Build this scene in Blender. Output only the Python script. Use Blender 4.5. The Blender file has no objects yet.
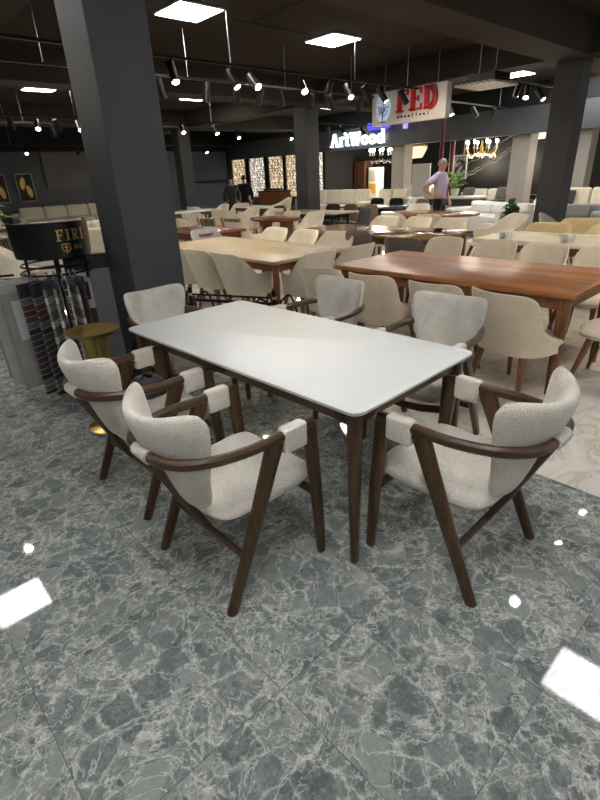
import bpy, bmesh, math, random
from math import sin, cos, pi, radians, sqrt, atan2
from mathutils import Vector, Matrix
random.seed(7)
S = bpy.context.scene
COL = S.collection
# ------------------------------------------------------------------ materials
def mat(name, col, rough=.5, metal=0, emit=None, es=0, spec=.5, coat=0):
    m = bpy.data.materials.new(name); m.use_nodes = True
    b = m.node_tree.nodes['Principled BSDF']
    b.inputs['Base Color'].default_value = (*col, 1)
    b.inputs['Roughness'].default_value = rough
    b.inputs['Metallic'].default_value = metal
    b.inputs['Specular IOR Level'].default_value = spec
    b.inputs['Coat Weight'].default_value = coat
    if emit:
        b.inputs['Emission Color'].default_value = (*emit, 1)
        b.inputs['Emission Strength'].default_value = es
    return m
def srgb(r, g, b):
    f = lambda c: (c/255/12.92) if c/255 <= .04045 else ((c/255+.055)/1.055)**2.4
    return (f(r), f(g), f(b))
class NT:
    def __init__(s, m): s.t = m.node_tree; s.b = s.t.nodes['Principled BSDF']
    def n(s, typ, **kw):
        x = s.t.nodes.new(typ)
        for k, v in kw.items():
            if k in x.inputs.keys(): s.set(x.inputs[k], v)
            else: setattr(x, k, v)
        return x
    def set(s, inp, v):
        if isinstance(v, bpy.types.NodeSocket): s.t.links.new(v, inp)
        else: inp.default_value = v
    def l(s, a, b): s.t.links.new(a, b)
    def math(s, op, a, b=None, c=None, clamp=False):
        x = s.t.nodes.new('ShaderNodeMath'); x.operation = op; x.use_clamp = clamp
        for i, v in enumerate((a, b, c)):
            if v is not None: s.set(x.inputs[i], v)
        return x.outputs[0]
    def ramp(s, fac, stops, interp='LINEAR'):
        x = s.t.nodes.new('ShaderNodeValToRGB'); x.color_ramp.interpolation = interp
        e = x.color_ramp.elements
        while len(e) < len(stops): e.new(.5)
        for i, (p, c) in enumerate(stops):
            e[i].position = p; e[i].color = (*c, 1) if len(c) == 3 else c
        s.set(x.inputs[0], fac); return x.outputs[0]
    def mix(s, fac, a, b, mode='MIX'):
        x = s.t.nodes.new('ShaderNodeMix'); x.data_type = 'RGBA'; x.blend_type = mode
        s.set(x.inputs[0], fac)
        for i, v in ((6, a), (7, b)):
            if isinstance(v, tuple) and len(v) == 3: v = (*v, 1)
            s.set(x.inputs[i], v)
        return x.outputs[2]
    def bump(s, h, strength=.3, dist=.01):
        x = s.t.nodes.new('ShaderNodeBump'); x.inputs['Strength'].default_value = strength
        x.inputs['Distance'].default_value = dist
        s.l(h, x.inputs['Height']); s.l(x.outputs[0], s.b.inputs['Normal'])
def fabric(name, c1, c2, scale=260, rough=.95, bump=.5, sheen=.2):
    m = mat(name, c1, rough, spec=.2); t = NT(m)
    tc = t.n('ShaderNodeTexCoord')
    n1 = t.n('ShaderNodeTexNoise', Scale=scale, Detail=2.0); t.l(tc.outputs['Object'], n1.inputs['Vector'])
    n2 = t.n('ShaderNodeTexNoise', Scale=9.0, Detail=3.0); t.l(tc.outputs['Object'], n2.inputs['Vector'])
    f = t.math('MULTIPLY_ADD', n2.outputs[0], .35, t.math('MULTIPLY', n1.outputs[0], .65))
    c = t.ramp(f, [(.32, c2), (.62, c1)])
    t.l(c, t.b.inputs['Base Color']); t.bump(n1.outputs[0], bump, .004)
    t.b.inputs['Sheen Weight'].default_value = sheen
    return m
def wood(name, dark, light, rough=.35, scale=1.0, axis='Z', coat=0, planks=None):
    m = mat(name, light, rough, coat=coat); t = NT(m)
    tc = t.n('ShaderNodeTexCoord')
    mp = t.n('ShaderNodeMapping'); t.l(tc.outputs['Object'], mp.inputs['Vector'])
    sc = {'X': (1.2, 14, 14), 'Y': (14, 1.2, 14), 'Z': (14, 14, 1.2)}[axis]
    mp.inputs['Scale'].default_value = tuple(v*scale for v in sc)
    n1 = t.n('ShaderNodeTexNoise', Scale=2.2, Detail=6.0, Roughness=.62, Distortion=.6); t.l(mp.outputs[0], n1.inputs['Vector'])
    n2 = t.n('ShaderNodeTexNoise', Scale=9.0, Detail=3.0); t.l(mp.outputs[0], n2.inputs['Vector'])
    f = t.math('MULTIPLY_ADD', n2.outputs[0], .3, t.math('MULTIPLY', n1.outputs[0], .7))
    if planks:
        sp = t.n('ShaderNodeSeparateXYZ'); t.l(tc.outputs['Object'], sp.inputs[0])
        q = t.math('DIVIDE', sp.outputs['X' if axis == 'Y' else 'Y'], planks)
        wn = t.n('ShaderNodeTexWhiteNoise', noise_dimensions='1D'); t.l(t.math('FLOOR', q), wn.inputs['W'])
        f = t.math('ADD', f, t.math('MULTIPLY_ADD', wn.outputs[0], .24, -.12))
    t.l(t.ramp(f, [(.3, dark), (.68, light)]), t.b.inputs['Base Color'])
    return m
# ------------------------------------------------------------------ mesh builder
class M:
    def __init__(s): s.v = []; s.f = []; s.sm = []
    def add(s, vs, fs, smooth=False):
        o = len(s.v); s.v += [tuple(v) for v in vs]
        for f in fs: s.f.append(tuple(i+o for i in f)); s.sm.append(smooth)
        return s
    def box(s, c, d, R=None, top=None):
        x, y, z = (q/2 for q in d); P = []
        for k, (i, j) in ((-1, (1, 1)), (1, top or (1, 1))):
            for a, b in ((-1, -1), (1, -1), (1, 1), (-1, 1)): P.append(Vector((a*x*i, b*y*j, k*z)))
        if R: P = [R @ p for p in P]
        P = [p + Vector(c) for p in P]
        return s.add(P, [(3, 2, 1, 0), (4, 5, 6, 7), (0, 1, 5, 4), (1, 2, 6, 5), (2, 3, 7, 6), (3, 0, 4, 7)])
    def loft(s, secs, cap=True, closed=True, loop=False, smooth=True):
        n = len(secs[0]); vs = [p for q in secs for p in q]; fs = []
        m = len(secs)
        for i in range(m if loop else m-1):
            a, b = i*n, ((i+1) % m)*n
            for j in range(n if closed else n-1):
                k = (j+1) % n; fs.append((a+j, a+k, b+k, b+j))
        s.add(vs, fs, smooth)
        if cap and closed and not loop:
            s.add(secs[0], [tuple(range(n))[::-1]], False); s.add(secs[-1], [tuple(range(n))], False)
        return s
    def tube(s, path, r, n=10, cap=True, loop=False):
        path = [Vector(p) for p in path]; m = len(path)
        rs = r if isinstance(r, (list, tuple)) else [r]*m
        secs = []; prev = None
        for i, p in enumerate(path):
            d = (path[(i+1) % m]-path[i-1]) if loop else (path[min(i+1, m-1)]-path[max(i-1, 0)])
            d.normalize()
            u = (prev - d*prev.dot(d)) if prev is not None else d.cross(Vector((0, 0, 1)) if abs(d.z) < .9 else Vector((1, 0, 0)))
            u.normalize(); prev = u; w = d.cross(u)
            secs.append([p + (u*cos(2*pi*k/n) + w*sin(2*pi*k/n))*rs[i] for k in range(n)])
        return s.loft(secs, cap, loop=loop)
    def bar(s, path, w, h, up=(0, 0, 1), ch=.25):
        """chamfered rectangular bar along a path; w across, h along up; numbers or lists"""
        path = [Vector(p) for p in path]; m = len(path); up = Vector(up)
        W = w if isinstance(w, (list, tuple)) else [w]*m; Hh = h if isinstance(h, (list, tuple)) else [h]*m
        secs = []
        for i, p in enumerate(path):
            d = (path[min(i+1, m-1)]-path[max(i-1, 0)]).normalized()
            a = d.cross(up).normalized(); b = a.cross(d).normalized()
            x, y = W[i]/2, Hh[i]/2; c = min(x, y)*ch*2
            pts = [(x, -y+c), (x, y-c), (x-c, y), (-x+c, y), (-x, y-c), (-x, -y+c), (-x+c, -y), (x-c, -y)]
            secs.append([p + a*q + b*r for q, r in pts])
        return s.loft(secs, True, smooth=False)
    def lathe(s, prof, n=24, c=(0, 0, 0)):
        secs = [[(c[0]+r*cos(2*pi*k/n), c[1]+r*sin(2*pi*k/n), c[2]+z) for k in range(n)] for r, z in prof]
        return s.loft(secs, True)
    def ball(s, c, r, n=12, m=8):
        r = r if isinstance(r, (list, tuple)) else (r, r, r)
        secs = []
        for i in range(m+1):
            t = -pi/2 + pi*i/m; q = max(cos(t), .01)
            secs.append([(c[0]+r[0]*q*cos(2*pi*k/n), c[1]+r[1]*q*sin(2*pi*k/n), c[2]+r[2]*sin(t)) for k in range(n)])
        return s.loft(secs, True)
    def pillow(s, outline, fn, thick, rings=(1, .985, .94, .86, .72, .5, .25), power=4):
        """a closed 2D outline turned to a padded slab; fn(a, b, offset) -> 3D point"""
        n = len(outline); cx = sum(p[0] for p in outline)/n; cy = sum(p[1] for p in outline)/n
        secs = []
        for side in (1, -1):
            rr = rings if side == 1 else rings[1:]
            for r in rr:
                o = side*thick/2*max(0, 1-r**power)**.5
                secs.append((side, r, [fn(cx+(x-cx)*r, cy+(y-cy)*r, o) for x, y in outline]))
        fr = [q[2] for q in secs if q[0] == 1]; bk = [fr[0]]+[q[2] for q in secs if q[0] == -1]
        for L, flip in ((fr, 0), (bk, 1)):
            vs = [p for q in L for p in q]; fs = []
            for i in range(len(L)-1):
                for j in range(n):
                    k = (j+1) % n; q = (i*n+j, i*n+k, (i+1)*n+k, (i+1)*n+j); fs.append(q[::-1] if flip else q)
            o = len(vs); vs.append(fn(cx, cy, (1 if not flip else -1)*thick/2))
            for j in range(n):
                q = ((len(L)-1)*n+j, (len(L)-1)*n+(j+1) % n, o); fs.append(q[::-1] if flip else q)
            s.add(vs, fs, True)
        return s
    def build(s, name, m, parent=None, bevel=0, seg=2, loc=None, rotz=0, sub=0, weld=False):
        me = bpy.data.meshes.new(name); me.from_pydata(s.v, [], s.f)
        me.polygons.foreach_set('use_smooth', s.sm)
        bm = bmesh.new(); bm.from_mesh(me)
        bmesh.ops.remove_doubles(bm, verts=bm.verts, dist=1e-5)
        bmesh.ops.recalc_face_normals(bm, faces=bm.faces)
        bm.to_mesh(me); bm.free()
        if bevel:
            me.polygons.foreach_set('use_smooth', [True]*len(me.polygons))
        else:
            try: me.set_sharp_from_angle(angle=radians(50))
            except Exception: pass
        me.materials.append(m)
        o = bpy.data.objects.new(name, me); COL.objects.link(o)
        if parent: o.parent = parent
        if loc: o.location = loc
        o.rotation_euler.z = rotz
        if bevel:
            b = o.modifiers.new('Bevel', 'BEVEL'); b.width = bevel; b.segments = seg; b.limit_method = 'ANGLE'; b.angle_limit = radians(40); b.harden_normals = True
        if sub:
            q = o.modifiers.new('Sub', 'SUBSURF'); q.levels = sub; q.render_levels = sub
        return o
def tag(o, label, cat, group=None):
    o['label'] = label; o['category'] = cat
    if group: o['group'] = group
    return o
def thing(name, label, cat, loc=(0, 0, 0), rotz=0, group=None):
    o = bpy.data.objects.new(name, None); COL.objects.link(o); o.empty_display_size = .1
    o.location = loc; o.rotation_euler = (0, 0, rotz)
    return tag(o, label, cat, group)
def struct(o): o['kind'] = 'structure'; return o
CH = {}
def dup(root, loc, rotz, label=None, group=None, scale=None, recolor=None):
    r = root.copy(); COL.objects.link(r); r.location = loc; r.rotation_euler = (0, 0, rotz)
    if label: r['label'] = label
    if group: r['group'] = group
    if scale: r.scale = scale
    def kids(src, dst):
        for ch in list(src.children):
            c = ch.copy(); COL.objects.link(c); c.parent = dst
            if recolor and c.name.split('.')[0] in recolor:
                c.material_slots[0].link = 'OBJECT'; c.material_slots[0].material = recolor[c.name.split('.')[0]]
            kids(ch, c)
    kids(root, r); return r
def catmull(pts, n=6, closed=True):
    out = []; m = len(pts)
    for i in range(m if closed else m-1):
        p = [pts[(i+k) % m] if closed else pts[min(max(i+k, 0), m-1)] for k in (-1, 0, 1, 2)]
        for j in range(n):
            t = j/n; q = []
            for d in range(len(pts[0])):
                a, b, c, e = (v[d] for v in p)
                q.append(.5*(2*b + (c-a)*t + (2*a-5*b+4*c-e)*t*t + (3*b-a-3*c+e)*t**3))
            out.append(tuple(q))
    if not closed: out.append(tuple(pts[-1]))
    return out
def rrect(w, h, r, n=6):
    o = []
    for sx, sy, a0 in ((1, 1, 0), (-1, 1, 90), (-1, -1, 180), (1, -1, 270)):
        for k in range(n+1):
            a = radians(a0+90*k/n); o.append((sx*(w/2-r)+r*cos(a), sy*(h/2-r)+r*sin(a)))
    return o
def rz(a): return Matrix.Rotation(a, 3, 'Z')
def ry(a): return Matrix.Rotation(a, 3, 'Y')
# ------------------------------------------------------------------ palette
DW = wood('dark_walnut', srgb(38, 26, 15), srgb(92, 67, 42), .32, 1.3, 'Z')
DWX = wood('dark_walnut_rail', srgb(38, 26, 15), srgb(92, 67, 42), .32, 1.3, 'X')
BOUCLE = fabric('boucle_cream', srgb(226, 219, 206), srgb(186, 179, 167), 190, bump=.7)
BEIGE = fabric('beige_fabric', srgb(222, 208, 184), srgb(200, 184, 160), 400, bump=.2)
CREAM = fabric('cream_fabric', srgb(234, 224, 203), srgb(216, 204, 182), 400, bump=.2)
YELLOW = fabric('butter_fabric', srgb(232, 212, 165), srgb(214, 190, 140), 400, bump=.2)
GREYF = fabric('pale_grey_fabric', srgb(176, 174, 170), srgb(150, 148, 145), 400, bump=.2)
TAUPE = fabric('taupe_fabric', srgb(120, 110, 98), srgb(98, 89, 78), 400, bump=.2)
DGREY = fabric('charcoal_fabric', srgb(72, 71, 71), srgb(55, 54, 54), 400, bump=.2)
BLACKF = fabric('black_fabric', srgb(34, 33, 34), srgb(22, 21, 22), 300, bump=.2)
TANF = fabric('tan_fabric', srgb(140, 116, 86), srgb(116, 94, 68), 300, bump=.2)
LEGW = wood('brown_leg_wood', srgb(84, 56, 36), srgb(140, 98, 64), .4, 1.5, 'Z')
WALNUT = wood('walnut_top', srgb(112, 66, 34), srgb(186, 120, 66), .36, .8, 'Y', planks=.13)
WALNUTL = wood('walnut_leg', srgb(84, 52, 32), srgb(142, 92, 58), .35, 1.2, 'Z')
OAKT = wood('pale_top', srgb(164, 142, 108), srgb(186, 163, 128), .4, .6, 'Y')
REDW = wood('mahogany_top', srgb(90, 42, 30), srgb(140, 72, 52), .25, .8, 'Y')
WHITE = mat('white_lacquer', srgb(222, 223, 220), .4)
WHITET = mat('white_gloss', srgb(222, 220, 214), .2)
MARBT = None
BLACKM = mat('black_metal', srgb(22, 22, 23), .38, .6)
BLACKP = mat('black_plastic', srgb(18, 18, 19), .45)
BLACKG = mat('black_gloss_sign', srgb(14, 14, 15), .3)
STEEL = mat('steel_rod', srgb(150, 150, 150), .35, .9)
BRASS = mat('antique_brass', srgb(186, 160, 96), .36, 1.0)
GOLD = mat('gold_letters', srgb(216, 178, 104), .35, .9)
DARKT = mat('dark_glass_top', srgb(70, 76, 86), .12)
PANEL = mat('led_panel', (1, 1, 1), .5, emit=(1, .995, .98), es=5.5)
LENSW = mat('warm_lens', (1, .9, .7), .4, emit=(1, .86, .62), es=60)
LENSC = mat('cool_lens', (1, 1, 1), .4, emit=(.95, .97, 1), es=60)
LENSOFF = mat('dark_lens', srgb(90, 90, 90), .2)
def vary(name, c1, c2, rough, scale=2.0, spec=.5):
    m = mat(name, c1, rough, spec=spec); t = NT(m)
    tc = t.n('ShaderNodeTexCoord'); n1 = t.n('ShaderNodeTexNoise', Scale=scale, Detail=4.0)
    t.l(tc.outputs['Object'], n1.inputs['Vector'])
    t.l(t.ramp(n1.outputs[0], [(.35, c1), (.65, c2)]), t.b.inputs['Base Color'])
    return m
COLM = vary('column_paint', srgb(60, 60, 62), srgb(66, 66, 68), .55)
WALLM = vary('wall_paint', srgb(92, 94, 99), srgb(98, 100, 105), .7)
WALLP = vary('wall_patch', srgb(118, 114, 108), srgb(112, 108, 103), .7)
CEILM = vary('ceiling_paint', srgb(50, 43, 37), srgb(56, 49, 42), .9, 1.0, .2)
BEAMM = vary('beam_paint', srgb(60, 53, 47), srgb(66, 59, 52), .9, 1.0, .2)
BLACKW = vary('black_wall', srgb(15, 15, 16), srgb(20, 20, 21), .8)
FASC = vary('fascia_paint', srgb(66, 68, 73), srgb(72, 74, 79), .6)
PILLAR = vary('pillar_paint', srgb(150, 146, 140), srgb(160, 156, 150), .7)
# floor: dark breccia marble tiles, cream marble beyond the aisle edge
GX, GY, TS, XB = .0245, 2.6535, .6, 2.445
def floor_material():
    m = mat('marble_tiles', (.2, .2, .2), .06, spec=.28); t = NT(m)
    geo = t.n('ShaderNodeNewGeometry'); sp = t.n('ShaderNodeSeparateXYZ'); t.l(geo.outputs['Position'], sp.inputs[0])
    ux = t.math('DIVIDE', t.math('SUBTRACT', sp.outputs[0], GX), TS)
    uy = t.math('DIVIDE', t.math('SUBTRACT', sp.outputs[1], GY), TS)
    fx, fy = t.math('FRACT', ux), t.math('FRACT', uy)
    ix, iy = t.math('FLOOR', ux), t.math('FLOOR', uy)
    edge = t.math('MINIMUM', t.math('MINIMUM', fx, t.math('SUBTRACT', 1.0, fx)), t.math('MINIMUM', fy, t.math('SUBTRACT', 1.0, fy)))
    joint = t.math('LESS_THAN', edge, .0022)
    cmb = t.n('ShaderNodeCombineXYZ'); t.l(ix, cmb.inputs[0]); t.l(iy, cmb.inputs[1])
    wn = t.n('ShaderNodeTexWhiteNoise', noise_dimensions='3D'); t.l(cmb.outputs[0], wn.inputs['Vector'])
    off = t.n('ShaderNodeVectorMath', operation='MULTIPLY_ADD')
    t.l(wn.outputs['Color'], off.inputs[0]); off.inputs[1].default_value = (30, 30, 30); t.l(geo.outputs['Position'], off.inputs[2])
    P = off.outputs[0]
    ns = t.n('ShaderNodeTexNoise', Scale=11.0, Detail=4.0, Roughness=.6); t.l(P, ns.inputs['Vector'])
    d = t.n('ShaderNodeVectorMath', operation='MULTIPLY_ADD')
    t.l(ns.outputs['Color'], d.inputs[0]); d.inputs[1].default_value = (.085, .085, .085); t.l(P, d.inputs[2])
    Q = d.outputs[0]
    n2 = t.n('ShaderNodeTexNoise', Scale=4.0, Detail=3.0, Roughness=.55); t.l(P, n2.inputs['Vector'])
    n3 = t.n('ShaderNodeTexNoise', Scale=70.0, Detail=7.0, Roughness=.78); t.l(Q, n3.inputs['Vector'])
    n4 = t.n('ShaderNodeTexNoise', Scale=15.0, Detail=6.0, Roughness=.68, Distortion=.4); t.l(Q, n4.inputs['Vector'])
    zone = t.ramp(n2.outputs[0], [(.36, (0, 0, 0)), (.64, (1, 1, 1))])
    fine = t.math('MULTIPLY_ADD', n3.outputs[0], .62, t.math('MULTIPLY', n4.outputs[0], .42))
    base = t.ramp(fine, [(.4, srgb(84, 93, 91)), (.49, srgb(120, 127, 120)), (.57, srgb(156, 159, 147)), (.68, srgb(204, 203, 184))])
    lo = t.math('SUBTRACT', n3.outputs[0], .5)
    for sc, keep, soft, wid in ((33.0, .35, 9.0, .06), (17.0, .38, 14.0, .05), (9.0, .55, 22.0, .05)):
        v = t.n('ShaderNodeTexVoronoi', feature='DISTANCE_TO_EDGE', Scale=sc); t.l(Q, v.inputs['Vector'])
        vc = t.n('ShaderNodeTexVoronoi', feature='F1', Scale=sc); t.l(Q, vc.inputs['Vector'])
        c3 = t.n('ShaderNodeSeparateColor'); t.l(vc.outputs['Color'], c3.inputs[0])
        w = t.math('MULTIPLY_ADD', zone, wid*1.6, wid*.5)
        m_ = t.math('MULTIPLY', t.math('MULTIPLY_ADD', lo, .12, t.math('SUBTRACT', v.outputs['Distance'], w)), soft, clamp=True)
        m_ = t.math('MULTIPLY', m_, t.math('GREATER_THAN', t.math('ADD', c3.outputs[0], t.math('MULTIPLY', zone, -.25)), keep-.2))
        cc = t.ramp(c3.outputs[1], [(0, srgb(76, 86, 86)), (.55, srgb(98, 108, 106)), (1, srgb(126, 132, 126))])
        cc = t.mix(t.math('MULTIPLY', t.math('SUBTRACT', fine, .47, clamp=True), 3.2, clamp=True), cc, srgb(150, 154, 149))
        base = t.mix(t.math('MULTIPLY', m_, .92), base, cc)
        if sc < 20:
            e = t.math('SUBTRACT', 1.0, t.math('DIVIDE', v.outputs['Distance'], t.math('MULTIPLY_ADD', n4.outputs[0], .1, -.026)), clamp=True)
            base = t.mix(t.math('MULTIPLY', e, t.math('MULTIPLY_ADD', n3.outputs[0], 1.2, -.12, clamp=True)), base, srgb(192, 192, 180))
    n5 = t.n('ShaderNodeTexNoise', Scale=3.4, Detail=6.0, Roughness=.62, Distortion=1.2); t.l(P, n5.inputs['Vector'])
    vein = t.math('SUBTRACT', 1.0, t.math('MULTIPLY', t.math('ABSOLUTE', t.math('SUBTRACT', n5.outputs[0], .5)), 80.0), clamp=True)
    base = t.mix(t.math('MULTIPLY', vein, .55), base, srgb(205, 204, 190))
    pt = t.ramp(n2.outputs[0], [(.6, (0, 0, 0)), (.72, (1, 1, 1))])
    base = t.mix(t.math('MULTIPLY', pt, t.math('MULTIPLY', n4.outputs[0], .6)), base, srgb(176, 174, 150))
    dark = t.mix(t.math('MULTIPLY', joint, .62), base, srgb(54, 56, 56))
    # cream tiles
    nc = t.n('ShaderNodeTexNoise', Scale=2.5, Detail=6.0, Roughness=.6, Distortion=1.2); t.l(P, nc.inputs['Vector'])
    vn = t.math('ABSOLUTE', t.math('SUBTRACT', nc.outputs[0], .5))
    cream = t.ramp(vn, [(.0, srgb(196, 186, 172)), (.03, srgb(216, 208, 196)), (.12, srgb(224, 217, 206))])
    cream = t.mix(t.math('MULTIPLY', joint, .6), cream, srgb(120, 114, 104))
    side = t.math('GREATER_THAN', sp.outputs[0], XB)
    hs = t.n('ShaderNodeHueSaturation'); hs.inputs['Value'].default_value = 1.2; hs.inputs['Saturation'].default_value = .65; t.l(dark, hs.inputs['Color'])
    t.l(t.mix(side, hs.outputs[0], cream), t.b.inputs['Base Color'])
    t.l(t.math('MULTIPLY_ADD', n3.outputs[0], .025, .025), t.b.inputs['Roughness'])
    return m
FLOOR = floor_material()
# ------------------------------------------------------------------ setting
X0, X1, Y0, Y1, HC, HB = -6.5, 20.5, -6.5, 27.0, 3.45, 3.0
struct(M().box(((X0+X1)/2, (Y0+Y1)/2, -.05), (X1-X0, Y1-Y0, .1)).build('floor', FLOOR))
struct(M().box(((X0+X1)/2, (Y0+Y1)/2, HC+.05), (X1-X0, Y1-Y0, .1)).build('ceiling', CEILM))
def wall(name, a, b, m): return struct(M().box(((a[0]+b[0])/2, (a[1]+b[1])/2, (a[2]+b[2])/2), (abs(b[0]-a[0]), abs(b[1]-a[1]), abs(b[2]-a[2]))).build(name, m))
wall('wall_left', (X0, 20.2, 0), (14.5, 20.35, 2.68), WALLM)
wall('trim_1', (X0, 20.1, 2.68), (14.5, 20.35, HC), BLACKW)
wall('wall_back', (X1-.1, Y0, 0), (X1, Y1, HC), BLACKW)
wall('wall_far', (14.5, Y1-.1, 0), (X1, Y1, HC), BLACKW)
wall('wall_right', (X0, Y0, 0), (X1, Y0+.1, HC), WALLM)
wall('wall_front', (X0, Y0, 0), (X0+.1, Y1, HC), WALLM)
wall('wall_partition', (14.75, 14.3, 0), (X1, 14.42, HC), BLACKW)
wall('wall_header', (14.45, Y0, 2.29), (14.7, 20.35, 2.93), FASC)
wall('trim_2', (14.5, Y0, 2.93), (14.68, 20.35, HC), BLACKW)
for i, yb in enumerate((3.37, 9.05, 14.9, -2.4)):
    wall('trim_%d' % (3+i), (X0, yb, HB), (14.4, yb+.58, HC), BEAMM)
wall('trim_7', (9.2, Y0, HB+.02), (9.75, 20.1, HC), BEAMM)
wall('trim_8', (1.4, Y0, HB+.02), (1.95, 20.1, HC), BEAMM)
for i, (xx, yy) in enumerate(((1.6, 9.0), (4.9, 8.96))):
    pass
def column(name, x, y, s, m, h=HB): return struct(M().box((x+s/2, y+s/2, h/2), (s, s, h)).build(name, m, bevel=.006))
column('column', 1.51, 3.4, .41, COLM); column('column', 9.35, 3.5, .4, COLM)
column('column', 9.07, 9.4, .42, COLM); column('column', 8.95, 15.0, .4, COLM)
for y in (10.6, 6.5, 4.98): struct(M().box((14.9, y+.25, 1.2), (.45, .5, 2.4)).build('column', PILLAR))
struct(M().box((7.2, 20.17, 2.07), (1.6, .04, 1.2)).build('trim_9', WALLP))
GROOVE = mat('ceiling_groove', srgb(8, 8, 8), .9)
struct(M().box((9.5, 6.32, HC-.003), (9.4, .035, .006)).build('trim_11', GROOVE)); struct(M().box((5.1, 5.1, HC-.003), (.035, 2.4, .006)).build('trim_12', GROOVE)); struct(M().box((8.4, 5.1, HC-.003), (.035, 2.4, .006)).build('trim_13', GROOVE))
# recessed display niche with black surround at the wall corner
nk = M()
nk.box((13.5, 20.15, 2.7), (2.1, .08, .1)).box((13.5, 20.15, 1.45), (2.1, .08, .06)).box((14.45, 20.12, 1.5), (.12, .1, 2.5))
struct(nk.build('trim_10', BLACKW))
# ------------------------------------------------------------------ LED panels
def led(x, y, label, group='bright ceiling panels in view', sz=.6):
    t = thing('ceiling_panel_light', label, 'ceiling light', (x, y, HC), 0, group)
    M().box((0, 0, -.01), (sz+.03, sz+.03, .02)).build('frame', WHITE, t)
    M().box((0, 0, -.02), (sz, sz, .012)).build('diffuser', PANEL, t)
leds = [(4.15, 6.32, 'bright square ceiling panel nearest the big grey column'), (6.75, 6.32, 'bright square ceiling panel in front of the hanging sign, over the rail of dark spotlights'),
 (10.3, 6.35, 'bright square ceiling panel just above the white hanging sign'), (12.75, 6.2, 'bright ceiling panel behind the air conditioning cassette'),
 (4.3, 12.5, 'thin bright ceiling panel left of the big grey column'), (13.0, 12.15, 'ceiling panel glowing above the white illuminated shop name'),
 (10.7, 16.0, 'far ceiling panel above the second grey column'), (.35, 6.1, 'ceiling panel whose glare shows on the grey marble at left edge'),
 (4.32, .56, 'ceiling panel mirrored as a white square in the marble at right edge'), (13.9, 4.9, 'bright ceiling panel at the far right beyond the grey column')]
for x, y, l in leds: led(x, y, l)
for x, y in ((.35, .5), (-3.4, .5), (-3.4, 6.1), (.35, -4.6), (4.3, -4.6), (7.9, .5), (11.6, .5), (-3.4, -4.6), (7.9, -4.6), (8.0, 12.3), (.35, 12.3), (17, 10.5), (17, 2.5), (17, 18), (12, -4.5)):
    led(x, y, 'added square ceiling panel, put in to light the room, away from those in view', 'added ceiling panels away from the view')  # panels added for room light, none known at these spots
# ------------------------------------------------------------------ hero armchair
def arm_chair(label):
    t = thing('armchair', label, 'chair', group='cream armchairs round the white table')
    hp = [(.235, .252, .662), (.2, .255, .664), (.08, .258, .664), (-.02, .258, .664)]
    for k in range(1, 12):
        a = pi/2*k/12; hp.append((-.03-.33*sin(a), .26*cos(a)**.62, .664+.012*sin(a)))
    hp.append((-.362, 0, .678))
    hp = hp + [(x, -y, z) for x, y, z in hp[::-1][1:]]
    M().bar(hp, [.03]+[.038]*(len(hp)-2)+[.03], [.034]+[.042]*(len(hp)-2)+[.034], ch=.3).build('arm_rail', DWX, t, bevel=.003)
    for s in (1, -1):
        M().bar([(.25, s*.265, 0), (.236, s*.262, .3), (.21, s*.256, .655)], [.03, .033, .035], [.038, .052, .064], up=(1, 0, 0), ch=.2).build('leg', DW, t)
        M().bar([(-.25, s*.265, 0), (-.115, s*.262, .3), (.035, s*.257, .652)], [.03, .033, .035], [.04, .054, .074], up=(1, 0, 0), ch=.2).build('leg', DW, t)
        M().box((.124, s*.2565, .6405), (.118, .05, .108)).build('arm_strap', BOUCLE, t, bevel=.014, seg=3)
        M().bar([(-.352, s*.05, .66), (-.255, s*.035, .44), (-.16, s*.018, .235)], .017, .03, up=(1, 0, 0)).build('strut', DW, t)
    M().bar([(-.155, -.262, .225), (-.155, .262, .225)], .022, .034).build('stretcher', DW, t)
    M().bar([(.215, -.25, .345), (.235, -.12, .325), (.24, 0, .32), (.235, .12, .325), (.215, .25, .345)], .026, .04).build('seat_rail', DW, t)
    M().tube([(-.36, y, .677-.0) for y in (-.05, -.02, .02, .05)], .027, 12).build('back_wrap', BOUCLE, t)
    # seat
    ol = catmull([(-.2, -.15), (-.21, 0), (-.2, .15), (-.14, .222), (.06, .236), (.2, .232), (.262, .19), (.272, 0), (.262, -.19), (.2, -.232), (.06, -.236), (-.14, -.222)], 5)
    def sf(a, b, o):
        z = .395+.028*(a+.2)/.47
        return (a-.015*(a < -.1), b*1.02, z + (o if o > 0 else o*min(1.15, max(.45, 1.0+(a-.05)*2.2))) - .012*(1-(b/.236)**2)*(o > 0) - (.02*max(0, (a-.18)/.09)**2 if o > 0 else 0))
    M().pillow(ol, sf, .115, power=6).build('seat', BOUCLE, t)
    # backrest
    bo = catmull([(0, .395), (.10, .405), (.165, .455), (.2, .56), (.234, .68), (.255, .79), (.25, .838), (.222, .857), (.12, .843), (0, .833),
                  (-.12, .843), (-.222, .857), (-.25, .838), (-.255, .79), (-.234, .68), (-.2, .56), (-.165, .455), (-.10, .405)], 5)
    def bf(a, b, o):
        h = (b-.4)/.45
        a = a*.93; x = -.222-.155*h
        k = .085+.075*h
        c = (a/.25)**2*k
        sl = 2*a/.0625*k; nl = sqrt(1+sl*sl)
        return (x+c+o/nl, a - o*sl/nl, b+o*.25)
    M().pillow(bo, bf, .062, power=5).build('backrest', BOUCLE, t)
    return t
A = arm_chair('cream armchair nearest the viewer, its back to us, in front of the white table')
A.location = (.94, 1.487, 0)
def put(x, y, r, l): return dup(A, (x, y, 0), r, l)
put(.98, 2.28, radians(1), 'cream armchair between its nearest twin and the brass side table')
put(1.642, .84, pi/2+radians(.5), 'cream armchair alone at the near short end of the white table')
put(2.37, 1.5, pi+radians(4), 'cream armchair facing us across the white table, backing onto the widest beige chair')
put(2.36, 2.42, pi-radians(3), 'cream armchair facing us across the white table, further from the viewer, its arms tucked in')
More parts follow.
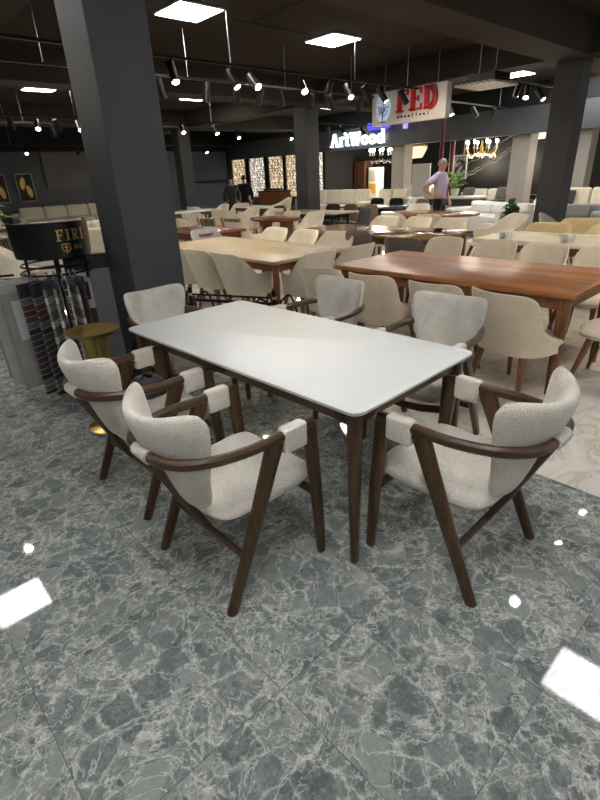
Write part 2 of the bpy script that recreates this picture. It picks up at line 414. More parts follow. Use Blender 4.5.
put(1.6, 3.02, -pi/2+radians(3), 'cream armchair at the far short end of the white table before the big column')
# ------------------------------------------------------------------ white table
def white_table():
    t = thing('dining_table', 'long white-topped dining table with rounded corners and dark walnut legs', 'table', (1.614, 1.93, 0), radians(1.52))
    W, L = .89, 1.8
    q = M()
    secs = []
    for z, k, rr in ((.722, -.034, .03), (.730, -.012, .045), (.738, -.002, .05), (.75, 0, .05), (.752, -.003, .05)):
        secs.append([(x, y, z) for x, y in rrect(W+2*k, L+2*k, rr)])
    q.loft(secs, smooth=False); q.build('table_top', WHITE, t)
    f = M()
    for s in (1, -1):
        f.box((s*(W/2-.075), 0, .69), (.022, L-.16, .062)).box((0, s*(L/2-.075), .69), (W-.16, .022, .062))
    f.build('apron', DWX, t, bevel=.002)
    for sx in (1, -1):
        for sy in (1, -1):
            x, y = sx*(W/2-.062), sy*(L/2-.062)
            M().bar([(x+sx*.012, y+sy*.012, 0), (x+sx*.006, y+sy*.006, .4), (x, y, .66), (x, y, .722)], [.03, .046, .054, .054], [.03, .046, .054, .054], up=(1, 0, 0), ch=.2).build('leg', DW, t)
white_table()
# ------------------------------------------------------------------ other chairs
def shell_chair(name, label, m, seatm, legm, rx=.24, ry=.25, hs=.46, hb=.8, ha=.5, plateau=52, fade=95, phi=100, flare=.11, th=.03, side_flare=.05, legs=4, cat='chair', dip=0, zb=.36, leg_r=(.014, .027), power=0):
    t = thing(name, label, cat)
    secs = []; N = 36
    for i in range(N+1):
        p = radians(-phi+2*phi*i/N); ap = abs(math.degrees(p))
        k = 0 if ap <= plateau else min(1, (ap-plateau)/(fade-plateau)); k = k*k*(3-2*k)
        H = hb+(ha-hb)*k - dip*cos(p)**8
        if power: H = ha+(hb-ha)*max(max(0, 1-(ap/fade)**power)**.5, .5*max(0, 1-max(0, ap-48)/50))
        c, s_ = cos(p), sin(p)
        e = .75
        bx, by = -rx*math.copysign(abs(c)**e, c), ry*math.copysign(abs(s_)**e, s_)
        nx, ny = -c, s_
        L = []
        def pt(z, o):
            v = (z-zb)/(hb-zb); fl = flare*v*max(0, c)**.7 + side_flare*v*abs(s_)
            drop = .02*(1-v)*0
            return (bx+nx*(fl+o)-(0), by+ny*(fl*.9+o), z)
        zs = [zb+(H-zb)*q for q in (0, .25, .5, .75, .93)]
        L = [pt(z, th/2) for z in zs] + [pt(H-.004, th*.3), pt(H, 0), pt(H-.004, -th*.3)] + [pt(z, -th/2) for z in zs[::-1]]
        secs.append(L)
    M().loft(secs, smooth=True).build('backrest', m, t)
    ol = []
    for k in range(40):
        a = 2*pi*k/40; c, s_ = cos(a), sin(a)
        ol.append((math.copysign(abs(c)**.7, c)*(rx*.97)+.015+(.03 if c > 0 else 0), math.copysign(abs(s_)**.7, s_)*ry*.97))
    M().pillow(ol, lambda a, b, o: (a, b, hs-.05+o), .1, rings=(1, .96, .86, .6, .3), power=5).build('seat', seatm, t)
    zt = hs-.09
    for sx in (1, -1):
        for sy in (1, -1):
            x, y = sx*rx*.66, sy*ry*.66
            M().tube([(x+sx*.065+(.02 if sx > 0 else -.0), y+sy*.05, 0), (x, y, zt)], list(leg_r), 8).build('leg', legm, t)
    return t
FAR = (0, 0, 0)
protoS = shell_chair('dining_chair', 'beige rounded dining chair nearest the viewer along the walnut table, whole back in view', BEIGE, BEIGE, LEGW, rx=.24, ry=.26, flare=.13, side_flare=-.035, fade=66, ha=.46, power=4.5)
protoS.location = (3.42, 1.4, 0); protoS.rotation_euler.z = radians(-14)
gN = 'beige chairs along the near side of the walnut table'
protoS['group'] = gN
dup(protoS, (3.43, 1.99, 0), 0, 'beige dining chair just behind the nearer of the two armchairs facing us', gN, scale=(1, .86, 1))
dup(protoS, (3.42, 2.6, 0), radians(3), 'beige dining chair, back to us, between the two armchairs across the white table', gN, scale=(1, .86, 1))
dup(protoS, (3.42, 3.2, 0), radians(6), 'beige dining chair at the far corner of the walnut table, behind the further armchair', gN, scale=(1, .86, 1))
gF = 'beige chairs along the far side of the walnut table'
for y, l in ((3.06, 'furthest beige chair facing us across the walnut table'), (2.46, 'second furthest beige chair facing us across the walnut table'),
             (1.95, 'third furthest beige chair facing us across the walnut table'), (1.45, 'beige chair facing us across the walnut table, cut by the right photo edge')):
    dup(protoS, (4.84, y, 0), pi+radians(random.uniform(-4, 4)), l, gF, scale=(1, .86, 1.05))
dup(protoS, (4.02, .9, 0), pi/2, 'beige chair at the near short end of the walnut table, only its seat showing', 'end chairs')
# tub chairs round the pale table
protoT = shell_chair('dining_chair', 'cream winged chair with back to us at the near corner of the pale table', CREAM, CREAM, LEGW, rx=.23, ry=.245, hb=.83, ha=.6, plateau=26, fade=84, phi=112, flare=.12, side_flare=.06)
protoT.location = (3.36, 4.5, 0); gT = 'cream winged chairs round the pale table'; protoT['group'] = gT
for x, y, r, l, rc in (
 (3.36, 5.1, 2, 'cream winged chair with back to us, middle one along the pale table near side', None),
 (3.34, 5.66, -3, 'cream winged chair half hidden by the big column at the pale table', None),
 (3.7, 3.93, 84, 'cream winged chair at the near short end of the pale table beside the iron frame', None),
 (4.28, 3.93, 92, 'cream winged chair at the pale table short end, closer to the walnut table', None),
 (4.8, 6.0, 182, 'cream winged chair facing us furthest along the far side of the pale table', None),
 (4.8, 5.35, 178, 'cream winged chair facing us in the middle of the pale table far side', None),
 (4.82, 4.7, 185, 'cream winged chair facing us nearest along the far side of the pale table', None),
 (4.42, 6.7, -88, 'pale grey winged chair at the far head of the pale table', GREYF),
 (5.3, 3.62, 4, 'taupe winged chair drawn up to the plank table near its right end', TAUPE),
 (7.05, 4.3, 180, 'cream winged chair facing us across the plank table, nearest the oval table', None),
 (7.05, 4.95, 176, 'cream winged chair in the middle of the plank table far side', None),
 (7.05, 5.6, 183, 'cream winged chair furthest along the plank table far side', None),
 (8.15, 5.1, 0, 'cream winged chair with back to us near the right end of the oval table', None),
 (8.15, 5.9, 0, 'cream winged chair with back to us at the middle of the oval table', None),
 (10.0, 6.9, 190, 'cream chair behind the oval table in front of the standing man', None),
 (5.75, 7.65, 5, 'cream winged chair beside the striped chairs', None),
 (7.5, 7.85, 180, 'cream winged chair facing us at the right end of the pedestal table', None),
 (7.5, 8.6, 180, 'cream winged chair facing us in the middle of the pedestal table', None)):
    dup(protoT, (x, y, 0), radians(r), l, scale=(.9, .9, 1) if (x, y) == (3.7, 3.93) else None, group=gT if x < 4.82 and y > 3.6 else 'cream chairs on the far showroom floor', recolor={'backrest': rc, 'seat': rc} if rc else None)
protoR = shell_chair('round_chair', 'white rounded chair nearest the column at the far left cluster', CREAM, CREAM, LEGW, rx=.24, ry=.25, hb=.82, ha=.62, plateau=35, fade=110, phi=105, flare=.08, side_flare=.04)
protoR.location = (5.9, 10.05, 0); protoR['group'] = 'white rounded chairs in the far cluster'
for x, y, r, l in (
 (7.6, 14.5, 200, 'white rounded chair by the wall just right of the big column'), (8.6, 13.75, 10, 'white rounded chair with the tallest back left in the far cluster'), (9.3, 13.75, 170, 'white rounded chair beside the dark coats, back row of the cluster'),
 (9.75, 13.3, 200, 'big white rounded chair in the middle of the far cluster'), (8.1, 11.7, 20, 'white rounded chair in front of the far cluster, low in the middle'), (8.0, 10.6, 178, 'white rounded chair left of the brown pedestal table'),
 (8.15, 9.85, 185, 'white rounded chair behind the brown pedestal table, in the gap'), (7.3, 9.9, 90, 'white rounded chair at the left end of the pedestal table'), (6.9, 11.2, 30, 'white rounded chair between the red table and the far cluster'),
 (3.2, 15.0, -90, 'cream chair beyond the white table at the far left edge'), (1.95, 8.35, -20, 'cream chair cut by the left edge behind the sample rack')):
    dup(protoR, (x, y, 0), radians(r), l, 'white rounded chairs in the far cluster' if x > 5 else 'cream chairs at the left edge')
dup(protoR, (10.75, 12.6, 0), radians(140), 'large white lounge chair with a sweeping back beside the far column', 'lounge chairs', scale=(1.5, 1.6, 1.12))
dup(protoT, (7.95, 3.95, 0), radians(138), 'large cream lounge chair with one long sloping arm beside the plant', 'lounge chairs', scale=(1.35, 1.45, 1.0))
for x, y, r, l, m_, in (
 (6.95, 2.75, 180, 'butter yellow chair behind the marble table, in front of the grey column', YELLOW), (6.95, 1.98, 178, 'butter yellow chair behind the marble table at the right edge', YELLOW),
 (8.5, 2.2, 10, 'cream chair with its back to us behind the butter yellow chairs', CREAM), (7.7, 2.55, 190, 'butter yellow chair in the second row by the right edge', YELLOW),
 (8.75, 3.2, -60, 'greyish pink rounded chair standing against the foot of the grey column', GREYF)):
    dup(protoR, (x, y, 0), radians(r), l, 'chairs round the marble table', recolor={'backrest': m_, 'seat': m_})
# upright square-back chairs
def square_chair(name, label, m, legm):
    t = thing(name, label, 'chair')
    M().box((0, 0, .44), (.46, .46, .1)).build('seat', m, t, bevel=.03, seg=3)
    M().pillow(catmull([(-.22, .42), (.22, .42), (.235, .62), (.2, .83), (0, .86), (-.2, .83), (-.235, .62)], 5), lambda a, b, o: (-.2-.16*(b-.45)+o+.25*a*a, a, b), .07, power=6).build('backrest', m, t)
    for sx in (1, -1):
        for sy in (1, -1): M().bar([(sx*.2, sy*.2, 0), (sx*.18, sy*.18, .4)], [.024, .034], [.024, .034], up=(1, 0, 0)).build('leg', legm, t)
    return t
protoQ = square_chair('upright_chair', 'grey upholstered upright chair with back to us at the plank table', TAUPE, LEGW)
protoQ.location = (5.4, 4.42, 0)
for x, y, r, l, m_ in (
 (9.3, 8.98, 185, 'grey upright chair tucked behind the glass table near the far column', DGREY), (9.3, 8.4, 180, 'taupe upright chair in the middle behind the glass table', TAUPE), (9.3, 7.8, 175, 'brown upright chair at the right corner of the glass table', TANF),
 (8.5, 7.35, 95, 'dark grey upright chair at the near end of the glass table', DGREY), (11.6, 9.4, 185, 'black upright chair behind the blue-grey table, left one', BLACKF), (11.6, 8.75, 182, 'black upright chair behind the blue-grey table, right one', BLACKF),
 (11.3, 7.75, 170, 'tan upright chair at the right end of the blue-grey table', TANF), (8.7, 10.4, 100, 'charcoal upright chair half behind the far column', DGREY)):
    dup(protoQ, (x, y, 0), radians(r), l, 'upright chairs mid floor', recolor={'backrest': m_, 'seat': m_})
# striped chairs
def stripes():
    m = mat('striped_fabric', (.2, .2, .2), .9); t = NT(m); tc = t.n('ShaderNodeTexCoord'); sp = t.n('ShaderNodeSeparateXYZ'); t.l(tc.outputs['Object'], sp.inputs[0])
    f = t.math('FRACT', t.math('MULTIPLY', sp.outputs[1], 6.0))
    t.l(t.ramp(f, [(0, srgb(70, 80, 74)), (.3, srgb(120, 128, 112)), (.45, srgb(190, 160, 92)), (.6, srgb(60, 66, 64)), (.85, srgb(150, 150, 128))], 'CONSTANT'), t.b.inputs['Base Color']); return m
STR = stripes(); ORW = wood('orange_wood', srgb(170, 100, 40), srgb(214, 146, 74), .35)
def striped_chair(label, x, y, r):
    t = thing('striped_chair', label, 'chair', (x, y, 0), radians(r), 'striped chairs')
    M().box((-.26, 0, .62), (.07, .44, .4), ry(-.2)).build('backrest', STR, t, bevel=.02)
    M().box((0, 0, .44), (.5, .48, .09)).build('seat', STR, t, bevel=.02)
    for s in (1, -1):
        M().bar([(-.34, s*.26, .84), (-.24, s*.26, .4), (-.28, s*.26, 0)], .03, .05, up=(1, 0, 0)).build('leg', ORW, t)
        M().bar([(.24, s*.26, .6), (.22, s*.26, 0)], .03, .05, up=(1, 0, 0)).build('leg', ORW, t)
        M().bar([(-.28, s*.26, .6), (.26, s*.26, .62)], .035, .03).build('arm_rail', ORW, t)
striped_chair('striped chair with orange wood frame, nearer the big column', 6.1, 9.05, 6)
striped_chair('striped chair with orange wood frame, beside the cream winged chair', 6.25, 8.4, 6)
# ------------------------------------------------------------------ other tables
def table(name, label, x, y, sx, sy, h, top, legm, th=.035, inset=.09, lw=.06, rot=0, r=.02, splay=0, apron=True, taper=.6):
    t = thing(name, label, 'table', (x, y, 0), radians(rot))
    M().loft([[(a, b, z) for a, b in rrect(sx+2*k, sy+2*k, r)] for z, k in ((h-th, -.008), (h-th+.006, 0), (h-.004, 0), (h, -.004))], smooth=False).build('table_top', top, t)
    if apron:
        f = M()
        for s in (1, -1):
            f.box((s*(sx/2-inset), 0, h-th-.045), (.025, sy-2*inset, .09)).box((0, s*(sy/2-inset), h-th-.045), (sx-2*inset, .025, .09))
        f.build('apron', legm, t)
    for a in (1, -1):
        for b in (1, -1):
            M().bar([(a*(sx/2-inset+splay), b*(sy/2-inset+splay), 0), (a*(sx/2-inset), b*(sy/2-inset), h-th)], [lw*taper, lw], [lw*taper, lw], up=(1, 0, 0)).build('leg', legm, t)
    return t
table('walnut_table', 'long glossy reddish walnut dining table with beige chairs on both sides', 3.98, 2.17, 1.06, 2.16, .76, WALNUT, WALNUTL, .04, .08, .085, 0, .015)
table('pale_table', 'pale beige dining table with cream winged chairs in front of the walnut table', 3.8, 5.12, 1.15, 2.5, .76, OAKT, WALNUTL, .035, .1, .075, splay=.03)
MARBT = vary('veined_top', srgb(222, 208, 180), srgb(196, 184, 156), .5, 4)
table('marble_table', 'long cream-green marble topped table behind the walnut table', 6.2, 1.75, .9, 2.7, .76, MARBT, LEGW, .05, .1, .08)
PLANK = wood('plank_top', srgb(96, 70, 48), srgb(150, 112, 80), .14, .8, 'Y')
table('plank_table', 'brown plank table with small dishes on it behind the taupe chairs', 6.0, 4.75, 1.05, 2.5, .76, PLANK, WALNUTL, .04, .1, .09)
table('glass_table', 'beige-topped table with dark base beside the far grey column', 8.55, 8.6, .9, 1.9, .76, OAKT, BLACKM, .03, .2, .06)
table('dark_table', 'blue-grey topped table in front of the cream sofa row', 10.4, 8.2, 1.0, 1.8, .76, DARKT, BLACKM, .03, .1, .06)
table('mahogany_table', 'reddish mahogany table just right of the big column', 4.8, 7.75, .95, 1.5, .76, REDW, LEGW, .04, .1, .07)
table('white_table', 'long white table among the far left chair cluster', 9.6, 12.0, .8, 1.7, .76, WHITET, LEGW, .03)
table('white_table', 'white table against the dark wall just right of the big column', 7.7, 12.9, .9, 1.8, .76, WHITET, LEGW, .03, rot=90)
table('white_table', 'white table at the far left edge behind the black drum sign', 3.5, 13.4, 1.0, 2.0, .76, WHITET, LEGW, .03, rot=70)
def pedestal(name, label, x, y, sx, sy, h, top, legm):
    t = thing(name, label, 'table', (x, y, 0))
    ol = [(sx/2*cos(2*pi*k/40), sy/2*sin(2*pi*k/40)) for k in range(40)]
    M().loft([[(a*q, b*q, z) for a, b in ol] for z, q in ((h-.045, .96), (h-.03, 1), (h-.004, 1), (h, .99))]).build('table_top', top, t)
    for s in (1, -1): M().loft([[(a, b+s*sy*.24, z) for a, b in rrect(w, w*1.2, .03)] for z, w in ((0, .36), (.06, .3), (.12, .16), (h-.045, .2))]).build('pedestal', legm, t)
WALN2 = wood('oval_top', srgb(110, 72, 46), srgb(166, 118, 82), .18, .8, 'Y')
pedestal('oval_table', 'oval brown table behind the plank table in front of the standing man', 8.95, 5.85, 1.1, 2.2, .76, WALN2, WALNUTL)
pedestal('pedestal_table', 'brown pedestal table in front of the white chairs left of the far column', 6.95, 8.2, .8, 1.4, .76, REDW, LEGW)
tag(M().box((5.6, 8.6, .3), (.28, .9, .6)).build('low_cabinet', BLACKP, bevel=.02), 'low dark box cabinet in front of the striped chairs', 'cabinet')
# small things on tables
for x, y, l in ((5.85, 2.74, 'white folded napkin standing on the marble table, further one'), (5.85, 2.04, 'white folded napkin standing on the marble table, nearer the right edge')):
    q = M()
    for k in range(5): q.add([(0, 0, 0), (.07*cos(k*1.25), .07*sin(k*1.25), .0), (.09*cos(k*1.25+.5), .09*sin(k*1.25+.5), .1), (.03*cos(k*1.25+.9), .03*sin(k*1.25+.9), .07)], [(0, 1, 2, 3)])
    o = q.build('napkin', WHITET, loc=(x, y, .762)); sd = o.modifiers.new('Solid', 'SOLIDIFY'); sd.thickness = .008
    tag(o, l, 'napkin', 'napkins on the marble table')
for x, y, l, r in ((5.75, 4.85, 'small pale dish at the left on the plank table', .08), (5.85, 4.25, 'small pale dish in the middle of the plank table', .08), (6.1, 3.8, 'small dark dish at the right on the plank table', .06)):
    tag(M().lathe([(r*.5, 0), (r*.9, .02), (r, .05), (r*.93, .05), (r*.8, .025), (.01, .015)], 20).build('dish', WHITET if 'pale' in l else BLACKP, loc=(x, y, .76)), l, 'dish', 'dishes on the plank table')
# ------------------------------------------------------------------ wrought iron frame
def iron_frame():
    t = thing('iron_table_base', 'black wrought iron table base with curled feet standing behind the white table', 'table base', (2.92, 4.25, 0), radians(116))
    for i, x in enumerate((-.5, .5)):
        p = M().tube([(x, 0, .05), (x, 0, .5)], .024, 8)
        p.build('post', BLACKM, t)
        for k in range(4):
            a = pi/4+k*pi/2; c, s = cos(a), sin(a)
            pts = catmull([(x+c*.02, s*.02, .3), (x+c*.1, s*.1, .4), (x+c*.18, s*.18, .42), (x+c*.24, s*.24, .26), (x+c*.28, s*.28, .01)], 5, closed=False)
            M().tube(pts, .011, 8).build('foot', BLACKM, t)
        M().ball((x, 0, .42), .028).build('boss', BRASS, t)
    M().bar([(-.5, 0, .36), (.5, 0, .36)], .02, .03).build('stretcher', BLACKM, t)
    M().bar([(-.5, 0, .42), (.5, 0, .42)], .014, .02).build('stretcher', BLACKM, t)
    return t
iron_frame()
# ------------------------------------------------------------------ brass side table
def brass_table():
    t = thing('side_table', 'brass pedestal side table with a dished tray beside the fabric sample rack', 'table', (1.07, 3.17, 0))
    M().lathe([(.165, 0), (.17, .008), (.16, .016), (.06, .022), (.03, .03)], 40).build('base_plate', BRASS, t)
    flut = []
    for z, r in ((.03, .03), (.15, .028), (.28, .032), (.38, .05), (.45, .068), (.55, .078), (.62, .084), (.66, .1)):
        flut.append([((r+.004*cos(12*a))*cos(a), (r+.004*cos(12*a))*sin(a), z) for a in (2*pi*k/72 for k in range(72))])
    M().loft(flut).build('stem', BRASS, t)
    M().lathe([(.09, .66), (.14, .67), (.165, .688), (.17, .695), (.165, .697), (.135, .682), (.01, .676)], 40).build('tray', BRASS, t)
brass_table()
# ------------------------------------------------------------------ letters
def slab(word, h, depth, weight=.17, gap=.12, serif=True):
    """word as an extruded slab-serif mesh in the local y (right) / z (up) plane; thickness along x"""
    q = M(); w = weight; x = 0
    def stroke(pts, tw):
        for i in range(len(pts)-1):
            a, b = Vector((0, x+pts[i][0], pts[i][1])), Vector((0, x+pts[i+1][0], pts[i+1][1]))
            d = (b-a).normalized(); n = Vector((0, -d.z, d.y))*tw/2; e = d*tw*.12
            P = [a-e-n, b+e-n, b+e+n, a-e+n]
            vs = [(sx*depth/2/h, p.y, p.z) for sx in (-1, 1) for p in P]
            q.add([tuple(c*h for c in v) for v in vs], [(0, 1, 2, 3), (7, 6, 5, 4), (0, 4, 5, 1), (1, 5, 6, 2), (2, 6, 7, 3), (3, 7, 4, 0)])
    def arc(cx, cz, rx, rz_, a0, a1, tw, n=12): stroke([(cx+rx*cos(radians(a0+(a1-a0)*k/n)), cz+rz_*sin(radians(a0+(a1-a0)*k/n))) for k in range(n+1)], tw)
    def ser(cx, z, ww=.42):
        if serif: stroke([(cx-ww/2, z), (cx+ww/2, z)], .08)
    for ch in word:
        if ch == 'F' or ch == 'E':
            stroke([(.18, 0), (.18, 1)], w); stroke([(.05, .95), (.68, .95)], .1); stroke([(.18, .52), (.5, .52)], .09); ser(.18, .04)
            stroke([(.66, 1), (.66, .74)], .08); stroke([(.5, .64), (.5, .4)], .07)
            if ch == 'E': stroke([(.05, .05), (.7, .05)], .1); stroke([(.69, 0), (.69, .28)], .08)
            x += .74
        elif ch == 'D':
            stroke([(.18, 0), (.18, 1)], w); stroke([(.05, .95), (.38, .95)], .1); stroke([(.05, .05), (.38, .05)], .1); arc(.36, .5, .32, .44, 90, -90, w); x += .82
        elif ch == 'I': stroke([(.18, 0), (.18, 1)], w); ser(.18, .04, .36); ser(.18, .96, .36); x += .38
        elif ch == 'R':
            stroke([(.18, 0), (.18, 1)], w); ser(.18, .04, .36); stroke([(.05, .95), (.42, .95)], .1); arc(.4, .72, .2, .23, 90, -90, w*.8); stroke([(.18, .5), (.42, .5)], .09); stroke([(.38, .5), (.62, .03)], w*.9); stroke([(.55, .04), (.78, .04)], .08); x += .8
        elif ch == 'A':
            stroke([(.1, 0), (.4, 1)], w*.75); stroke([(.42, 1), (.72, 0)], w); stroke([(.22, .34), (.62, .34)], .09); ser(.1, .04, .3); ser(.72, .04, .34); x += .86
        elif ch == 'W':
            for a, b in (((.08, 1), (.3, 0)), ((.3, 0), (.5, .95)), ((.5, .95), (.72, 0)), ((.72, 0), (.94, 1))): stroke([a, b], w*.85)
            ser(.08, .96, .3); ser(.94, .96, .3); ser(.5, .96, .2); x += 1.06
        elif ch == 'r': stroke([(.16, 0), (.16, .68)], w); ser(.16, .04, .38); stroke([(.03, .66), (.16, .66)], .08); arc(.36, .42, .2, .24, 150, 60, w*.8); x += .52
        elif ch == 't': stroke([(.2, .12), (.2, .92)], w); stroke([(.03, .66), (.44, .66)], .09); arc(.33, .14, .13, .1, 180, 330, .1); x += .5
        elif ch == 'o': arc(.33, .34, .24, .29, 0, 360, w*.9, 20); x += .68
        elif ch == 'd': arc(.32, .34, .23, .29, 0, 360, w*.9, 20); stroke([(.55, 0), (.55, 1)], w); stroke([(.42, .96), (.55, .96)], .08); stroke([(.55, .04), (.68, .04)], .08); x += .74
        x += gap
    q.width = (x-gap)*h
    return q
REDL = mat('red_letters', srgb(206, 28, 40), .4)
LITW = mat('lit_letters', (1, 1, 1), .5, emit=(.85, .95, 1), es=.3)
SIGNW = mat('sign_face', srgb(196, 190, 184), .5)
LBLUE = mat('tree_disc', srgb(176, 200, 226), .5, emit=srgb(176, 200, 226), es=.08)
def at_y(o, z): pass
# hanging white sign (faces -X, reads towards -Y)
def fed_sign():
    x, ya, yb, za, zb = 8.9, 7.27, 5.57, 2.385, 2.955
    t = thing('hanging_sign', 'white box sign with red letters and a blue tree disc hung from the ceiling', 'sign', (x, (ya+yb)/2, 0))
    W = ya-yb
    M().box((.08, 0, (za+zb)/2), (.16, W, zb-za)).build('sign_box', SIGNW, t, bevel=.005)
    q = slab('FED', .36, .05, .24, .1); o = q.build('lettering', REDL, t); o.rotation_euler.z = pi; o.location = (-.025, .22, za+.185)
    o['label'] = 'raised red letters'
    d = M().loft([[(xx, .56+.17*cos(2*pi*k/32), za+.29+.235*sin(2*pi*k/32)) for k in range(32)] for xx in (0, -.03)]); d.build('emblem_disc', LBLUE, t)['label'] = 'light blue oval emblem'
    tr = M(); BRN = mat('tree_brown', srgb(120, 104, 80), .6)
    tr.bar([(-.034, .56, za+.06), (-.034, .56, za+.2)], .014, .03, up=(1, 0, 0))
    leaf = M(); random.seed(3)
    for a in (-60, -35, -12, 12, 35, 60):
        r = radians(a); tr.tube([(-.034, .56, za+.17), (-.034, .56+.05*sin(r), za+.22+.03*cos(r)), (-.034, .56+.11*sin(r), za+.26+.09*cos(r))], .006, 5)
    tr.bar([(-.034, .48, za+.055), (-.034, .64, za+.055)], .01, .02)
    tr.build('tree_emblem', BRN, t)
    for k in range(46):
        a = random.uniform(0, 2*pi); r = sqrt(random.uniform(.03, 1)); yy, zz = .56+.145*r*cos(a), za+.32+.175*r*sin(a)
        leaf.box((-.034, yy, zz), (.008, .018, .026), Matrix.Rotation(a, 3, 'X'))
    leaf.build('leaves', mat('leaf_blue', srgb(92, 118, 158), .6), t)
    sub = M()
    for k, ch in enumerate('andalyesi'):
        y = .2-k*.085
        if ch in 'ly': sub.box((-.004, y, za+.115), (.012, .014, .06))
        elif ch == 'i': sub.box((-.004, y, za+.105), (.012, .014, .035)).box((-.004, y, za+.135), (.012, .014, .012))
        else:
            sub.loft([[(xx, y+r_*cos(2*pi*j/12), za+.105+r_*sin(2*pi*j/12)) for j in range(12)] for xx, r_ in ((0, .02), (-.012, .02))])
    sub.build('small_lettering', BLACKP, t)
    for s in (1, -1): M().tube([(.08, s*.6, zb), (.08, s*.6, HC)], .008, 6).build('rod', STEEL, t)
fed_sign()
def art_sign():
    q = slab('ArtWood', .4, .06, .2, .05)
    k = 2.45/q.width
    o = q.build('lit_sign', LITW); o.rotation_euler.z = pi; o.scale = (1, k, 1); o.location = (14.36, 13.62, 2.4)
    for yy in (): pass
    tag(o, 'glowing white slab-serif shop name mounted on the dark fascia', 'sign')
    BLU = mat('blue_screen', srgb(50, 40, 190), .4, emit=srgb(70, 60, 230), es=.3)
    b = thing('blue_sign', 'small blue-violet lit sign partly behind the white hanging sign', 'sign', (14.3, 11.05, 2.9))
    M().box((0, .35, 0), (.1, .85, .2)).build('lit_face', BLU, b)
    M().box((0, -.16, -.12), (.1, .12, .3)).build('side_face', mat('violet_face', srgb(150, 130, 220), .4, emit=srgb(150, 130, 220), es=.25), b)
    M().lathe([(.1, -.02), (.1, .02)], 24).build('round_mark', SIGNW, b).rotation_euler = (0, pi/2, 0)
    b.children[-1].location = (0, -.55, .1)
art_sign()
